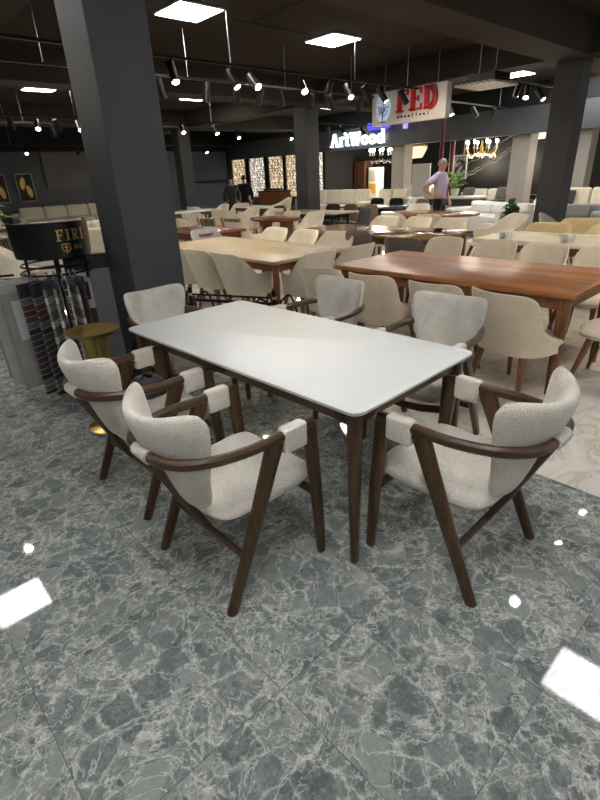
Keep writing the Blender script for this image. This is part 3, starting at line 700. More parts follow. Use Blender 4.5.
# ------------------------------------------------------------------ fabric sample rack
def rack():
    cx, cy = 1.24, 4.12
    t = thing('sample_rack', 'black metal display stand with a drum-shaped gold lettered sign', 'display stand', (cx, cy, 0))
    M().lathe([(.24, 0), (.24, .02), (.05, .035), (.03, .05)], 32).build('base_plate', BLACKM, t)
    for k in range(4):
        a = k*pi/2+.5; M().ball((.2*cos(a), .2*sin(a), .03), (.03, .03, .03), 10, 6).build('castor', BLACKP, t)
    M().tube([(0, 0, .03), (0, 0, 1.3)], .02, 10).build('pole', BLACKM, t)
    for a in (-160, -106, -55):
        r = radians(a); M().bar([(.25*cos(r), .25*sin(r), .9), (.25*cos(r), .25*sin(r), 1.12)], .03, .008, up=(cos(r), sin(r), 0)).build('upright', BLACKM, t)
    for z, rr in ((.955, .26), (1.01, .25)):
        M().tube([(rr*cos(2*pi*k/36), rr*sin(2*pi*k/36), z) for k in range(36)], .008, 6, loop=True).build('ring', BLACKM, t)
    secs = []
    for k in range(49):
        a = radians(-215+k*220/48); secs.append([((r)*cos(a), (r)*sin(a), z) for r, z in ((.268, 1.07), (.272, 1.12), (.275, 1.2), (.278, 1.315), (.268, 1.318), (.265, 1.2), (.262, 1.12), (.258, 1.073))])
    M().loft(secs).build('drum_sign', BLACKG, t)
    # lettering wrapped on the drum
    q = slab('FIRI', .075, .006, .18, .22); ang0 = radians(-99)
    W = q.width
    def wrap(q, z0, a0, W):
        for i, (x, y, z) in enumerate(q.v):
            r = .277 + x; a = a0+(y)/.285; q.v[i] = (r*cos(a), r*sin(a), z0+z)
        return q
    wrap(q, 1.19, ang0, W).build('lettering', GOLD, t)['label'] = 'gold serif letters'
    cr = M()
    def st(pts, w):
        for (a, b), (c, d) in zip(pts, pts[1:]):
            L = sqrt((c-a)**2+(d-b)**2); nx, ny = -(d-b)/L*w/2, (c-a)/L*w/2
            cr.add([(sx, p, r) for sx in (-.002, .002) for p, r in ((a-nx, b-ny), (c-nx, d-ny), (c+nx, d+ny), (a+nx, b+ny))], [(0, 1, 2, 3), (7, 6, 5, 4), (0, 4, 5, 1), (1, 5, 6, 2), (2, 6, 7, 3), (3, 7, 4, 0)])
    st([(.0, .06), (.06, .06), (.06, .025), (.03, .0), (0, .025), (0, .06)], .005); st([(.03, .05), (.03, .015)], .008); st([(.015, .04), (.045, .04)], .006)
    for k in range(3): st([(.1+k*.025, .02), (.1+k*.025, .05)], .012 - .002*k)
    wrap(cr, 1.105, ang0+.09, 0).build('crest', GOLD, t)
    M().tube([(-.3, .08, .955), (-.75, .3, .95)], .009, 6).build('side_arm', BLACKM, t)
    LIN = fabric('linen_sample', srgb(156, 154, 150), srgb(134, 132, 128), 300, bump=.3)
    LIN2 = fabric('pale_sample', srgb(178, 176, 168), srgb(158, 156, 148), 300, bump=.3)
    NAVY = fabric('navy_header', srgb(44, 46, 58), srgb(30, 32, 42), 300, bump=.2)
    def tags():
        m = mat('sample_book', (.1, .1, .1), .8); n = NT(m); tc = n.n('ShaderNodeTexCoord'); sp = n.n('ShaderNodeSeparateXYZ'); n.l(tc.outputs['Object'], sp.inputs[0])
        f = n.math('MULTIPLY', sp.outputs[2], 22.0); wn = n.n('ShaderNodeTexWhiteNoise', noise_dimensions='1D'); n.l(n.math('FLOOR', f), wn.inputs['W'])
        c = n.ramp(wn.outputs[0], [(0, srgb(34, 32, 34)), (.3, srgb(70, 56, 50)), (.5, srgb(52, 50, 54)), (.7, srgb(96, 92, 88)), (.9, srgb(84, 40, 38))], 'CONSTANT')
        line = n.math('GREATER_THAN', n.math('FRACT', f), .9)
        n.l(n.mix(line, c, srgb(160, 158, 152)), n.b.inputs['Base Color']); return m
    def pale_book():
        m = mat('pale_book', (.1, .1, .1), .8); n = NT(m); tc = n.n('ShaderNodeTexCoord'); sp = n.n('ShaderNodeSeparateXYZ'); n.l(tc.outputs['Object'], sp.inputs[0])
        f = n.math('MULTIPLY', sp.outputs[2], 17.0); wn = n.n('ShaderNodeTexWhiteNoise', noise_dimensions='1D'); n.l(n.math('FLOOR', f), wn.inputs['W'])
        c = n.ramp(wn.outputs[0], [(0, srgb(150, 148, 144)), (.35, srgb(110, 106, 102)), (.6, srgb(182, 178, 172)), (.85, srgb(74, 70, 70))], 'CONSTANT')
        n.l(n.mix(n.math('GREATER_THAN', n.math('FRACT', f), .9), c, srgb(60, 58, 58)), n.b.inputs['Base Color']); return m
    TAGS, PALE, PAPER = tags(), pale_book(), mat('paper_sheet', srgb(196, 196, 196), .7)
    LEATH = vary('brown_sample', srgb(66, 48, 44), srgb(96, 80, 74), .6, 14)
    rows = [ # angle, inner, outer, top, bottom, material, sheet, label
     (150, .30, .56, .9, .16, LIN2, 0, 'palest fabric sample hanging at the far left of the rack'),
     (160, .24, .54, .92, .15, LIN, 0, 'grey linen sample hanging behind the one with a printed sheet'),
     (171, .20, .52, .93, .12, LIN2, 0, 'pale linen sample hanging next to the one with a printed sheet'),
     (186, .20, .46, .92, .1, LIN, 1, 'grey linen sample with a white printed sheet on it'),
     (206, .2, .40, .92, .06, TAGS, 0, 'dark sample book with a column of white tags, beside the grey linen'),
     (220, .2, .38, .92, .05, TAGS, 0, 'dark sample book with reddish swatches, second from the grey linen'),
     (233, .2, .37, .94, .07, PALE, 0, 'stepped grey sample book in the middle of the rack'),
     (244, .2, .37, .94, .1, PALE, 0, 'pale layered sample book behind the brass tray'),
     (256, .19, .38, .93, .12, TAGS, 0, 'black and white sample book under the gold crest'),
     (268, .19, .38, .94, .2, PALE, 0, 'pale ribbed sample book beside the brown samples'),
     (276, .19, .38, .94, .22, LEATH, 0, 'brown patterned sample hanging nearest the display board')]
    for a, r0, r1, zt, zb, m_, sh, l in rows:
        g = thing('fabric_sample', l, 'fabric sample', (cx, cy, 0), radians(a), 'fabric samples hanging on the rack')
        w = r1-r0; th = .02 if m_ in (TAGS, PALE) else .012
        q = M()
        for i in range(1): q.box(((r0+r1)/2, 0, (zt-.06+zb)/2), (w, th, zt-.06-zb))
        q.build('swatch', m_, g, bevel=.003)
        M().box(((r0+r1)/2, 0, zt-.035), (w*.96, th+.008, .07)).build('header', NAVY if m_ not in (LIN, LIN2) else LIN2, g)
        M().tube([(.25+.02*cos(2*pi*k/12), 0, zt+.015+.028*sin(2*pi*k/12)) for k in range(12)], .004, 5, loop=True).build('hook', STEEL, g)
        if sh:
            for s in (1, -1): M().box(((r0+r1)/2, s*(th/2+.002), zt-.28), (w*.55, .003, .3)).build('printed_sheet', PAPER, g)
rack()
def board():
    t = thing('sample_board', 'black framed display board with a grey panel leaning beside the big column', 'board', (1.43, 3.98, 0), radians(-108))
    M().box((0, 0, .53), (.04, .36, 1.06)).build('frame', BLACKP, t, bevel=.01)
    M().box((.022, .06, .56), (.012, .16, .78)).build('grey_panel', mat('grey_panel', srgb(118, 120, 124), .5), t)
    M().box((.022, -.06, .8), (.012, .09, .3)).build('poster', mat('poster_white', srgb(190, 190, 188), .6), t)
    M().box((.03, -.06, .79), (.006, .05, .14)).build('poster_figure', BLACKP, t)
    M().box((.022, -.06, .53), (.012, .09, .2)).build('red_sample', mat('maroon', srgb(70, 36, 36), .6), t)
board()
tag(M().loft([[(1.06+a, 2.44+b, z) for a, b in rrect(w, w*1.1, .04)] for z, w in ((.452, .12), (.465, .15), (.53, .155), (.56, .12), (.57, .05))]).build('cushion_bag', DGREY), 'dark grey bag left on the seat of the armchair before the brass table', 'bag')
# ------------------------------------------------------------------ sofas and lounge pieces
def sofa(name, label, x, y, rot, W, D, n, m, mc=None, hb=.85, cush=0, cm=None):
    t = thing(name, label, 'sofa', (x, y, 0), radians(rot), 'sofas at the back of the showroom'); mc = mc or m
    M().box((0, 0, .22), (D, W, .28)).build('base', m, t, bevel=.03)
    M().box((-D/2+.1, 0, .5), (.2, W, .5)).build('back_frame', m, t, bevel=.05, seg=3)
    for s in (1, -1): M().box((.02, s*(W/2-.1), .42), (D-.05, .2, .42)).build('arm', m, t, bevel=.06, seg=3)
    w = (W-.44)/n
    for k in range(n):
        yy = -W/2+.22+w*(k+.5)
        M().box((.06, yy, .42), (D-.25, w-.015, .16)).build('seat_cushion', mc, t, bevel=.05, seg=3)
        M().box((-D/2+.27, yy, .5+(hb-.5)/2), (.2, w-.02, hb-.46), ry(-.22)).build('back_cushion', mc, t, bevel=.07, seg=3)
    for s in (1, -1):
        for q in (1, -1): M().box((s*(D/2-.1), q*(W/2-.1), .04), (.05, .05, .08)).build('leg', BLACKP, t)
    for k in range(cush):
        c = tag(M().pillow(rrect(.42, .42, .06), lambda a, b, o: (o, a, b), .16).build('cushion', cm or TAUPE), 'throw cushion %s of the %s' % (('at one end', 'at the other end', 'in the middle')[k], ' '.join(label.split(',')[0].split(' with')[0].split()[:8])), 'cushion', 'throw cushions on the sofas')
        R = Matrix.Translation((x, y, 0)) @ Matrix.Rotation(radians(rot), 4, 'Z') @ Matrix.Translation((.0, (-1, 1, 0)[k]*(W/2-.5), .72)) @ Matrix.Rotation(-.35, 4, 'Y')
        c.matrix_world = R
    return t
sofa('sofa', 'long cream sofa with square back cushions behind the black chairs', 14.2, 13.2, 180, 3.2, 1.0, 4, CREAM, hb=.98)
sofa('sofa', 'cream sofa beside the pale pillar, second in the cream row', 13.9, 10.3, 180, 2.2, 1.0, 3, CREAM, hb=.98)
sofa('sofa', 'cream tufted sofa further back in the open shop', 16.8, 11.5, 180, 2.6, 1.0, 3, CREAM, hb=1.0, cush=2, cm=TAUPE)
sofa('sofa', 'low white sofa without high back behind the oval table', 11.9, 6.1, 155, 2.1, .95, 2, WHITET, hb=.7)
sofa('sofa', 'grey sofa with dark cushions beneath the marble-patterned panel', 16.5, 8.6, 180, 2.2, .95, 2, GREYF, hb=.85, cush=2, cm=DGREY)
sofa('sofa', 'cream sofa at the right edge with a dark cushion', 14.0, 4.2, 180, 2.8, 1.0, 3, CREAM, hb=.95, cush=2, cm=DGREY)
sofa('sofa', 'further cream sofa at the right edge in the open shop', 16.6, 3.6, 180, 3.0, 1.0, 3, CREAM, hb=1.0, cush=1)
sofa('sofa', 'long cream sofa against the dark wall left of the big column', 6.7, 19.5, -90, 3.6, .95, 4, CREAM, hb=.9)
sofa('lounge_armchair', 'greyish armchair with wooden feet in front of the right cream sofa', 11.3, 3.9, 200, 1.0, .85, 1, GREYF, hb=.75)
sofa('lounge_armchair', 'cream armchair in front of the wall sofa left of the big column', 5.0, 12.3, -60, 1.0, .85, 1, CREAM, hb=.75)
sofa('lounge_armchair', 'black leather armchair beside the second pale pillar', 15.2, 7.0, 170, 1.0, .9, 1, BLACKF, hb=.85)
sofa('lounge_armchair', 'white armchair between the black one and the plant', 12.6, 5.2, 150, 1.0, .85, 1, CREAM, hb=.8)
tag(M().box((12.4, 8.75, .42), (.75, .5, .84)).build('plinth', WHITET, bevel=.02), 'white square display plinth beside the standing man', 'plinth')
# sideboard with plant
def sideboard():
    t = thing('sideboard', 'grey fringed sideboard with pale top carrying the green plant', 'sideboard', (13.2, 7.75, 0))
    M().box((0, 0, .8), (.5, 1.7, .06)).build('top', WHITET, t, bevel=.01)
    M().box((0, 0, .68), (.46, 1.6, .16)).build('fringe_band', DGREY, t)
    for s in (-.4, .4): M().box((0, s*1.0, .33), (.44, .78, .5)).build('door', GREYF, t, bevel=.01)
    for s in (1, -1): M().box((0, s*.75, .04), (.4, .06, .08)).build('leg', BLACKP, t)
sideboard()
def plant(label, x, y, z0, h, n, pot, lm, spread=.3, lw=.07, seed=1):
    random.seed(seed); t = thing('potted_plant', label, 'plant', (x, y, z0))
    M().lathe([(pot*.7, 0), (pot, pot*1.6), (pot*.9, pot*1.6), (pot*.8, pot*1.4), (.01, pot*1.4)], 20).build('pot', WHITET if z0 else BLACKP, t)
    q = M()
    for k in range(n):
        a = random.uniform(0, 2*pi); up = random.uniform(.25, 1); L = h*random.uniform(.7, 1); r = spread*random.uniform(.5, 1)*(1.2-up*.6)
        p0 = Vector((0, 0, pot*1.4)); p1 = Vector((r*.4*cos(a), r*.4*sin(a), pot*1.4+L*up*.7)); p2 = Vector((r*cos(a), r*sin(a), pot*1.4+L*up)); p3 = p2+Vector((r*.6*cos(a), r*.6*sin(a), -.12*L*random.uniform(.2, 1)))
        sd = Vector((-sin(a), cos(a), random.uniform(-.3, .3)))*lw
        q.tube([p0, p1, p2], .006, 5)
        m1 = (p1+p2)/2
        q.add([m1, p2+sd, p3, p2-sd, p2+Vector((0, 0, .02))], [(0, 1, 4), (1, 2, 4), (2, 3, 4), (3, 0, 4)], True)
    q.build('foliage', lm, t)
GREEN = vary('dark_leaves', srgb(32, 62, 34), srgb(58, 96, 50), .4, 9)
LGREEN = vary('light_leaves', srgb(96, 140, 50), srgb(138, 176, 76), .5, 9)
plant('dark green leafy plant standing on the floor at the foot of the grey column', 9.12, 4.22, 0, .8, 130, .15, GREEN, .2, .065, 4)
plant('light green fern in a pot on the grey sideboard', 13.15, 7.75, .83, .5, 40, .12, LGREEN, .35, .05, 5)
plant('light green plant in a pot on the white table at the left edge', 2.75, 12.55, .76, .36, 40, .12, LGREEN, .28, .06, 6)
# ------------------------------------------------------------------ poles, pictures, boards
RED = mat('red_pole', srgb(88, 20, 26), .45)
tag(M().tube([(14.9, 8.98, 0), (14.9, 8.98, HC)], .075, 14).build('red_pole', RED), 'dark red pole standing just right of the man in lavender', 'pole')
tag(M().tube([(12.0, 7.54, 0), (12.0, 7.54, HC)], .05, 14).build('red_pole', RED), 'dark red pole rising behind the head of the man in lavender', 'pole')
FRAME = mat('silver_frame', srgb(150, 148, 146), .4, .4)
def leaf_art(label, xa, xb, za, zb):
    t = thing('framed_picture', label, 'picture', ((xa+xb)/2, 20.17, (za+zb)/2)); w, h = xb-xa, zb-za
    M().box((0, 0, 0), (w, .05, h)).build('frame', FRAME, t, bevel=.004)
    M().box((0, -.028, 0), (w-.08, .01, h-.08)).build('print', BLACKP, t)
    for s, cx_, cz in ((1, -.08, .14), (-1, .09, -.12)):
        ol = [(.085*sin(2*pi*k/24), .2*cos(2*pi*k/24)) for k in range(24)]
        M().pillow(ol, lambda a, b, o: (cx_+a*1.0+b*.15*s, -.036-abs(o), cz+b), .01).build('golden_leaf', GOLD, t)
leaf_art('framed picture of two golden leaves on black, on the dark wall', 5.38, 5.95, 1.09, 2.0)
leaf_art('framed picture cut by the left edge of the photo, on the dark wall', 4.5, 5.08, 1.09, 2.0)
def bw_pic():
    t = thing('framed_picture', 'white framed black and white picture beside the candle chandelier', 'picture', (14.62, 8.5, 1.56))
    M().box((0, 0, 0), (.04, .42, .66)).build('frame', WHITET, t)
    m = mat('grey_print', (.2, .2, .2), .5); n = NT(m); tc = n.n('ShaderNodeTexCoord'); ns = n.n('ShaderNodeTexNoise', Scale=9.0, Detail=2.0); n.l(tc.outputs['Object'], ns.inputs['Vector'])
    n.l(n.ramp(ns.outputs[0], [(.4, srgb(26, 26, 28)), (.6, srgb(176, 176, 178))]), n.b.inputs['Base Color'])
    M().box((-.022, 0, 0), (.01, .36, .58)).build('print', m, t)
    M().box((.06, 0, -.4), (.06, .1, 2.3)).build('mount_post', BLACKP, t)
bw_pic()
tag(M().box((13.4, 9.05, .95), (.05, .62, 1.5)).build('notice_board', WHITET, bevel=.01), 'pale standing board behind the man in lavender', 'board')
def marble_panel():
    m = mat('black_marble', (.01, .01, .01), .25); n = NT(m); tc = n.n('ShaderNodeTexCoord')
    sp = n.n('ShaderNodeSeparateXYZ'); n.l(tc.outputs['Object'], sp.inputs[0])
    ns = n.n('ShaderNodeTexNoise', Scale=1.2, Detail=5.0, Roughness=.6); n.l(tc.outputs['Object'], ns.inputs['Vector'])
    u = n.math('MULTIPLY_ADD', ns.outputs[0], .5, n.math('MULTIPLY_ADD', sp.outputs[1], .5, sp.outputs[2]))
    col = (.012, .012, .012, 1)
    for c_, k_ in ((1.02, 26.0), (1.12, 40.0), (1.5, 34.0)):
        f = n.math('SUBTRACT', 1.0, n.math('MULTIPLY', n.math('ABSOLUTE', n.math('SUBTRACT', u, c_)), k_), clamp=True)
        col = n.mix(n.math('MULTIPLY', f, .8), col, srgb(190, 188, 184))
    n.l(col, n.b.inputs['Base Color'])
    tag(M().box((0, 0, 0), (.06, 4.4, 2.7)).build('marble_slab', m, loc=(20.36, 9.6, 1.35)), 'large black marble wall panel with white diagonal veins', 'wall panel')
marble_panel()
# lattice screens
LATM = mat('lattice_dark', srgb(52, 36, 28), .5); GLOW = mat('warm_backlight', srgb(240, 214, 170), .6, emit=(1, .78, .5), es=.17); GLOWC = mat('pale_backlight', srgb(230, 226, 214), .6, emit=(1, .9, .76), es=.17)
def lattice(label, y, w, glow, seed, x=17.8, z0=.55, z1=2.6):
    random.seed(seed); t = thing('lattice_screen', label, 'screen', (x, y, 0), 0, 'backlit lattice screens')
    M().box((.06, 0, (z0+z1)/2), (.03, w-.06, z1-z0-.05)).build('lit_panel', glow, t)
    f = M()
    for s in (1, -1): f.box((0, s*w/2, (z1)/2), (.08, .07, z1))
    f.box((0, 0, z1), (.08, w, .07)).box((0, 0, z0), (.08, w, .07)); f.build('frame', BLACKP, t)
    q = M(); ny, nz = int(w/.12), int((z1-z0)/.13); P = {}
    for i in range(ny+1):
        for j in range(nz+1):
            P[i, j] = (0, -w/2+w*i/ny + (random.uniform(-.045, .045) if 0 < i < ny else 0), z0+(z1-z0)*j/nz+(random.uniform(-.045, .045) if 0 < j < nz else 0))
    for (i, j), p in P.items():
        if (i+1, j) in P and random.random() < .85: q.bar([p, P[i+1, j]], .022, .022, up=(1, 0, 0))
        if (i, j+1) in P and random.random() < .85: q.bar([p, P[i, j+1]], .022, .022, up=(1, 0, 0))
        if (i+1, j+1) in P and random.random() < .3: q.bar([p, P[i+1, j+1]], .02, .02, up=(1, 0, 0))
    q.build('lattice', LATM, t)
for k, (y, w, gl, l) in enumerate(((23.9, 1.3, GLOW, 'backlit lattice screen behind the two dark coats'), (22.3, 1.35, GLOWC, 'palest backlit lattice screen just right of the dark coats'), (20.75, 1.2, GLOW, 'backlit lattice screen in the middle of the shop front'),
    (19.4, 1.25, GLOW, 'amber backlit lattice screen left of the far column'), (17.95, 1.2, GLOWC, 'backlit lattice screen touching the far column'), (16.55, 1.1, GLOWC, 'pale backlit lattice screen just right of the far column'), (15.35, 1.0, GLOW, 'amber backlit lattice screen under the glowing shop name'))):
    lattice(l, y, w, gl, 20+k)
BROWN = wood('door_brown', srgb(60, 38, 26), srgb(96, 62, 42), .4)
def wardrobe(label, x, y, w, h, m, name='tall_cabinet', cat='cabinet'):
    t = thing(name, label, cat, (x, y, 0))
    M().box((0, 0, h/2), (.5, w, h)).build('body', m, t, bevel=.01)
    for s in (1, -1):
        M().box((-.26, s*w/4, h/2), (.02, w/2-.02, h-.08)).build('door', m, t, bevel=.004)
        M().box((-.28, s*.04, h/2), (.02, .015, .2)).build('handle', BLACKM, t)
wardrobe('tall brown cabinet under the glowing shop name', 16.6, 13.95, .55, 1.95, BROWN)
def vending():
    t = thing('water_cooler', 'white cabinet with an orange panel beside the tall brown cabinet', 'cooler', (16.6, 13.3, 0))
    M().box((0, 0, .85), (.45, .42, 1.7)).build('body', WHITET, t, bevel=.01)
    M().box((-.23, 0, .95), (.02, .34, .34)).build('orange_panel', mat('amber_panel', srgb(206, 150, 60), .4), t)
    M().box((-.23, 0, 1.4), (.02, .34, .4)).build('grey_panel', GREYF, t)
vending()
def counter(label, x, y, w, m, m2):
    t = thing('counter', label, 'counter', (x, y, 0)); M().box((0, 0, .45), (.6, w, .9)).build('body', m, t, bevel=.01); M().box((-.0, 0, .93), (.66, w+.06, .05)).build('worktop', m2, t)
counter('brown wooden counter in front of the lattice screens', 15.6, 18.4, 1.6, wood('counter_wood', srgb(120, 70, 34), srgb(176, 112, 62), .4), BLACKP)
sofa('sofa', 'cream sofa with orange wood back in front of the lattice screens', 15.4, 21.4, 180, 2.0, .9, 2, CREAM, hb=.85)
sofa('sofa', 'brown leather sofa in front of the amber lattice screen', 16.6, 19.9, 180, 1.8, .9, 2, mat('brown_leather', srgb(110, 66, 42), .4), hb=1.0)
sofa('sofa', 'low grey sofa inside the shop right of the far column', 15.9, 15.8, 180, 2.2, .9, 2, GREYF, hb=.8)
# ------------------------------------------------------------------ chandeliers
BULB = mat('candle_bulb', (1, 1, 1), .4, emit=(1, .93, .8), es=5)
CRYST = mat('crystal_drops', srgb(226, 208, 170), .15, emit=(1, .85, .6), es=.11)
SMOKE = mat('smoke_crystal', srgb(96, 88, 80), .1)
def candle_chandelier(label, x, y, z, R, n, arm):
    t = thing('chandelier', label, 'chandelier', (x, y, z))
    M().tube([(0, 0, 0), (0, 0, HC-z)], .012, 6).build('chain', BLACKM, t)
    M().lathe([(.01, -.22), (.05, -.18), (.03, -.1), (.06, -.02), (.03, .06), (.02, .2)], 14).build('stem', arm, t)
    for k in range(n):
        a = 2*pi*k/n; c, s = cos(a), sin(a)
        g = M().tube(catmull([(0, 0, -.05), (R*.4*c, R*.4*s, -.2), (R*.85*c, R*.85*s, -.16), (R*c, R*s, -.02)], 4, closed=False), .014, 6).build('arm', arm, t)
        M().lathe([(.05, -.02), (.02, 0), (.016, .12)], 8, (R*c, R*s, 0)).build('candle', WHITET, g)
        M().ball((R*c, R*s, .16), (.035, .035, .055), 8, 6).build('bulb', BULB, g)
    d = M()
    for k in range(n*2):
        a = pi*k/n; d.ball((R*.9*cos(a), R*.9*sin(a), -.2-.05*(k % 2)), (.025, .025, .045), 6, 4)
    d.build('drops', SMOKE if arm is BLACKM else CRYST, t)
    L = bpy.data.lights.new('chandelier_glow', 'POINT'); L.energy = 14; L.color = (1, .88, .7); L.shadow_soft_size = .3
    o = bpy.data.objects.new('chandelier_glow', L); o.location = (x, y, z-.45); COL.objects.link(o)
def drum_chandelier(label, x, y, z, R):
    t = thing('chandelier', label, 'chandelier', (x, y, z))
    for s in (-.5, 0, .5): M().tube([(0, s*R, .15), (0, s*R, HC-z)], .01, 6).build('chain', STEEL, t)
    M().tube([(R*cos(2*pi*k/32), R*sin(2*pi*k/32), .16) for k in range(32)], .03, 6, loop=True).build('rim', GOLD, t)
    secs = []
    for z_, r_ in ((.15, 1), (.08, 1), (0, .93), (-.1, .82), (-.2, .7), (-.21, .1)): secs.append([(r_*R*(1+.02*(k % 2))*cos(2*pi*k/48), r_*R*(1+.02*(k % 2))*sin(2*pi*k/48), z_) for k in range(48)])
    M().loft(secs).build('crystal_shade', CRYST, t)
    L = bpy.data.lights.new('chandelier_glow', 'POINT'); L.energy = 14; L.color = (1, .88, .7); L.shadow_soft_size = .3
    o = bpy.data.objects.new('chandelier_glow', L); o.location = (x, y, z-.55); COL.objects.link(o)
candle_chandelier('dark chandelier with candle bulbs and smoky drops right of the glowing shop name', 16.0, 12.6, 2.1, .42, 8, BLACKM)
drum_chandelier('bowl-shaped crystal chandelier left of the man in lavender', 15.8, 11.1, 2.12, .5)
candle_chandelier('brass candle chandelier in front of the black marble panel', 15.6, 8.4, 2.08, .46, 8, BRASS)
drum_chandelier('crystal chandelier just right of the big right-hand column', 16.2, 5.75, 2.3, .3)
drum_chandelier('crystal chandelier partly hidden by the second pale pillar', 16.2, 7.0, 2.42, .3)
tag(M().box((16.5, 4.9, 1.8), (.05, .35, .3)).build('purple_sign', mat('purple_sign', srgb(120, 110, 190), .4, emit=srgb(120, 110, 190), es=.2)), 'small violet lit sign at the right edge in the dark shop', 'sign')
# ------------------------------------------------------------------ AC cassette
def cassette():
    t = thing('air_conditioner', 'ceiling air conditioning cassette with a pale lattice grille', 'air conditioner', (8.3, 4.5, 2.7))
    M().box((.05, 0, .08), (.5, .46, .14)).build('body', BLACKP, t)
    m = mat('grille_cream', srgb(190, 178, 158), .5); n = NT(m); tc = n.n('ShaderNodeTexCoord'); ck = n.n('ShaderNodeTexChecker', Scale=22.0); n.l(tc.outputs['Object'], ck.inputs['Vector'])
    ck.inputs['Color1'].default_value = (*srgb(206, 194, 172), 1); ck.inputs['Color2'].default_value = (*srgb(120, 112, 98), 1); n.l(ck.outputs[0], n.b.inputs['Base Color'])
    M().box((0, 0, .0), (.78, .66, .03)).build('grille', m, t, bevel=.005)
    for s in (1, -1): M().tube([(s*.25, 0, .14), (s*.25, 0, HC-2.7)], .008, 6).build('rod', STEEL, t)
cassette()
# ------------------------------------------------------------------ track lights
def rail(label, xa, xb, y, z, rods):
    t = thing('track_rail', label, 'light track', (0, y, z), 0)
    M().box(((xa+xb)/2, 0, 0), (xb-xa, .035, .03)).build('rail', BLACKP, t)
    for r in rods: M().tube([(r, 0, .015), (r, 0, HC-z)], .007, 6).build('rod', STEEL, t)
rail('nearest ceiling track of spotlights under the first bright panel', .4, 8.6, 6.0, 2.87, (1.0, 2.9, 4.48, 6.9, 8.3))
rail('second ceiling track of spotlights behind the nearest one', .4, 8.6, 7.0, 2.86, (1.0, 2.5, 4.46, 6.31, 7.95))
rail('ceiling track of spotlights left of the big column, nearer one', .4, 9.0, 12.0, 2.87, (1.0, 3.3, 4.71, 8.2))
rail('ceiling track of spotlights left of the big column, further one', .4, 13.4, 13.2, 2.87, (2, 4, 6, 9))
rail('last ceiling track running along the dark wall', .4, 14.0, 18.2, 2.75, (2, 5, 8, 11))
rail('ceiling track behind the white hanging sign', 9.9, 14.0, 6.9, 2.9, (10.08, 13.5))
rail('ceiling track near the air conditioning cassette', 9.8, 13.5, 4.9, 2.95, (10.2, 13))
rail('ceiling track over the oval table', 9.9, 14.0, 11.0, 2.85, (10.2, 13.5))
rail('ceiling track of spotlights above the white table, mirrored as glints in the marble', -2.0, 7.2, 1.27, 2.87, (-1, 1.5, 4, 6.5))
rail('added unseen ceiling track of fill spotlights behind the viewer', -2.0, 5.0, -1.3, 2.87, (-1, 1.5, 4))  # added rail out of view, carries fill spots for the foreground
def head_proto(lens):
    t = thing('spotlight', 'spotlight', 'spotlight', group='track spotlights')
    M().tube([(0, 0, 0), (0, 0, -.07)], .012, 8).build('stem', BLACKM, t)
    h = M().lathe([(.03, .1), (.042, .095), (.042, -.1), (.036, -.1), (.034, -.09), (.005, -.085)], 16).build('housing', BLACKP, t)
    l = M().lathe([(.001, -.09), (.034, -.0895), (.034, -.094), (.001, -.097)], 16).build('lens', lens, h)
    h.location = (0, 0, -.14); h.scale = (1.2, 1.2, 1.25); return t
protoH = {k: None for k in 'wco'}
LM = {'w': LENSW, 'c': LENSC, 'o': LENSOFF}
ordn = ['first', 'second', 'third', 'fourth', 'fifth', 'sixth', 'seventh', 'eighth', 'ninth', 'tenth', 'eleventh', 'twelfth']
def heads(y, z, where, items, energy=260):
    for i, (x, kind, az, tilt) in enumerate(items):
        kn = {'w': 'warm lit', 'c': 'white lit', 'o': 'unlit black'}[kind]
        l = '%s spotlight, %s from the left on the %s' % (kn, ordn[i], where)
        if protoH[kind] is None: r = protoH[kind] = head_proto(LM[kind]); r.location = (x, y, z-.015); r.rotation_euler = (0, 0, 0); r['label'] = l
        else: r = dup(protoH[kind], (x, y, z-.015), 0, l, 'track spotlights')
        h = [c for c in r.children if c.name.startswith('housing')][0]
        a = radians(az); d = Vector((cos(a)*sin(radians(tilt)), sin(a)*sin(radians(tilt)), -cos(radians(tilt))))
        q = (-d).to_track_quat('Z', 'Y'); h.rotation_euler = q.to_euler()
        if kind != 'o':
            L = bpy.data.lights.new('spot_beam', 'SPOT'); L.energy = energy; L.spot_size = radians(75); L.spot_blend = .8; L.shadow_soft_size = .04
            L.color = (1, .82, .58) if kind == 'w' else (1, .97, .92)
            o = bpy.data.objects.new('spot_beam', L); o.location = Vector((x, y, z-.145))+d*.11; o.rotation_euler = (-d).to_track_quat('Z', 'Y').to_euler(); COL.objects.link(o)
heads(6.0, 2.87, 'nearest ceiling track', ((.62, 'w', -85, 22), (2.6, 'w', -70, 30), (3.62, 'w', -100, 30), (4.5, 'w', -80, 35), (4.85, 'w', -95, 50), (5.75, 'w', -115, 50), (6.3, 'o', -160, 40), (6.75, 'w', -110, 42), (7.2, 'o', -20, 35), (7.6, 'w', -60, 35), (8.2, 'w', -40, 35)), 300)
heads(1.27, 2.87, 'partly added track above the white table', ((-1.0, 'c', 60, 25), (.2, 'c', 50, 22), (1.2, 'c', 60, 15), (4.1, 'c', 170, 25), (5.25, 'w', 60, 25), (6.05, 'w', 80, 25)), 70)  # left three heads added unseen as fill, right three mirrored in the floor
heads(-1.3, 2.87, 'added unseen track behind the viewer', ((-.6, 'c', 70, 35), (.9, 'c', 60, 38), (2.4, 'c', 80, 35)), 70)  # heads added behind the camera only to brighten the foreground
heads(7.0, 2.86, 'second ceiling track', ((1.4, 'w', 90, 25), (4.0, 'o', 10, 15), (4.75, 'o', 180, 10), (5.3, 'w', 60, 30), (5.75, 'o', 180, 25), (6.2, 'o', 10, 15), (6.9, 'w', 60, 30), (7.4, 'o', 0, 25), (8.2, 'w', 80, 30)))
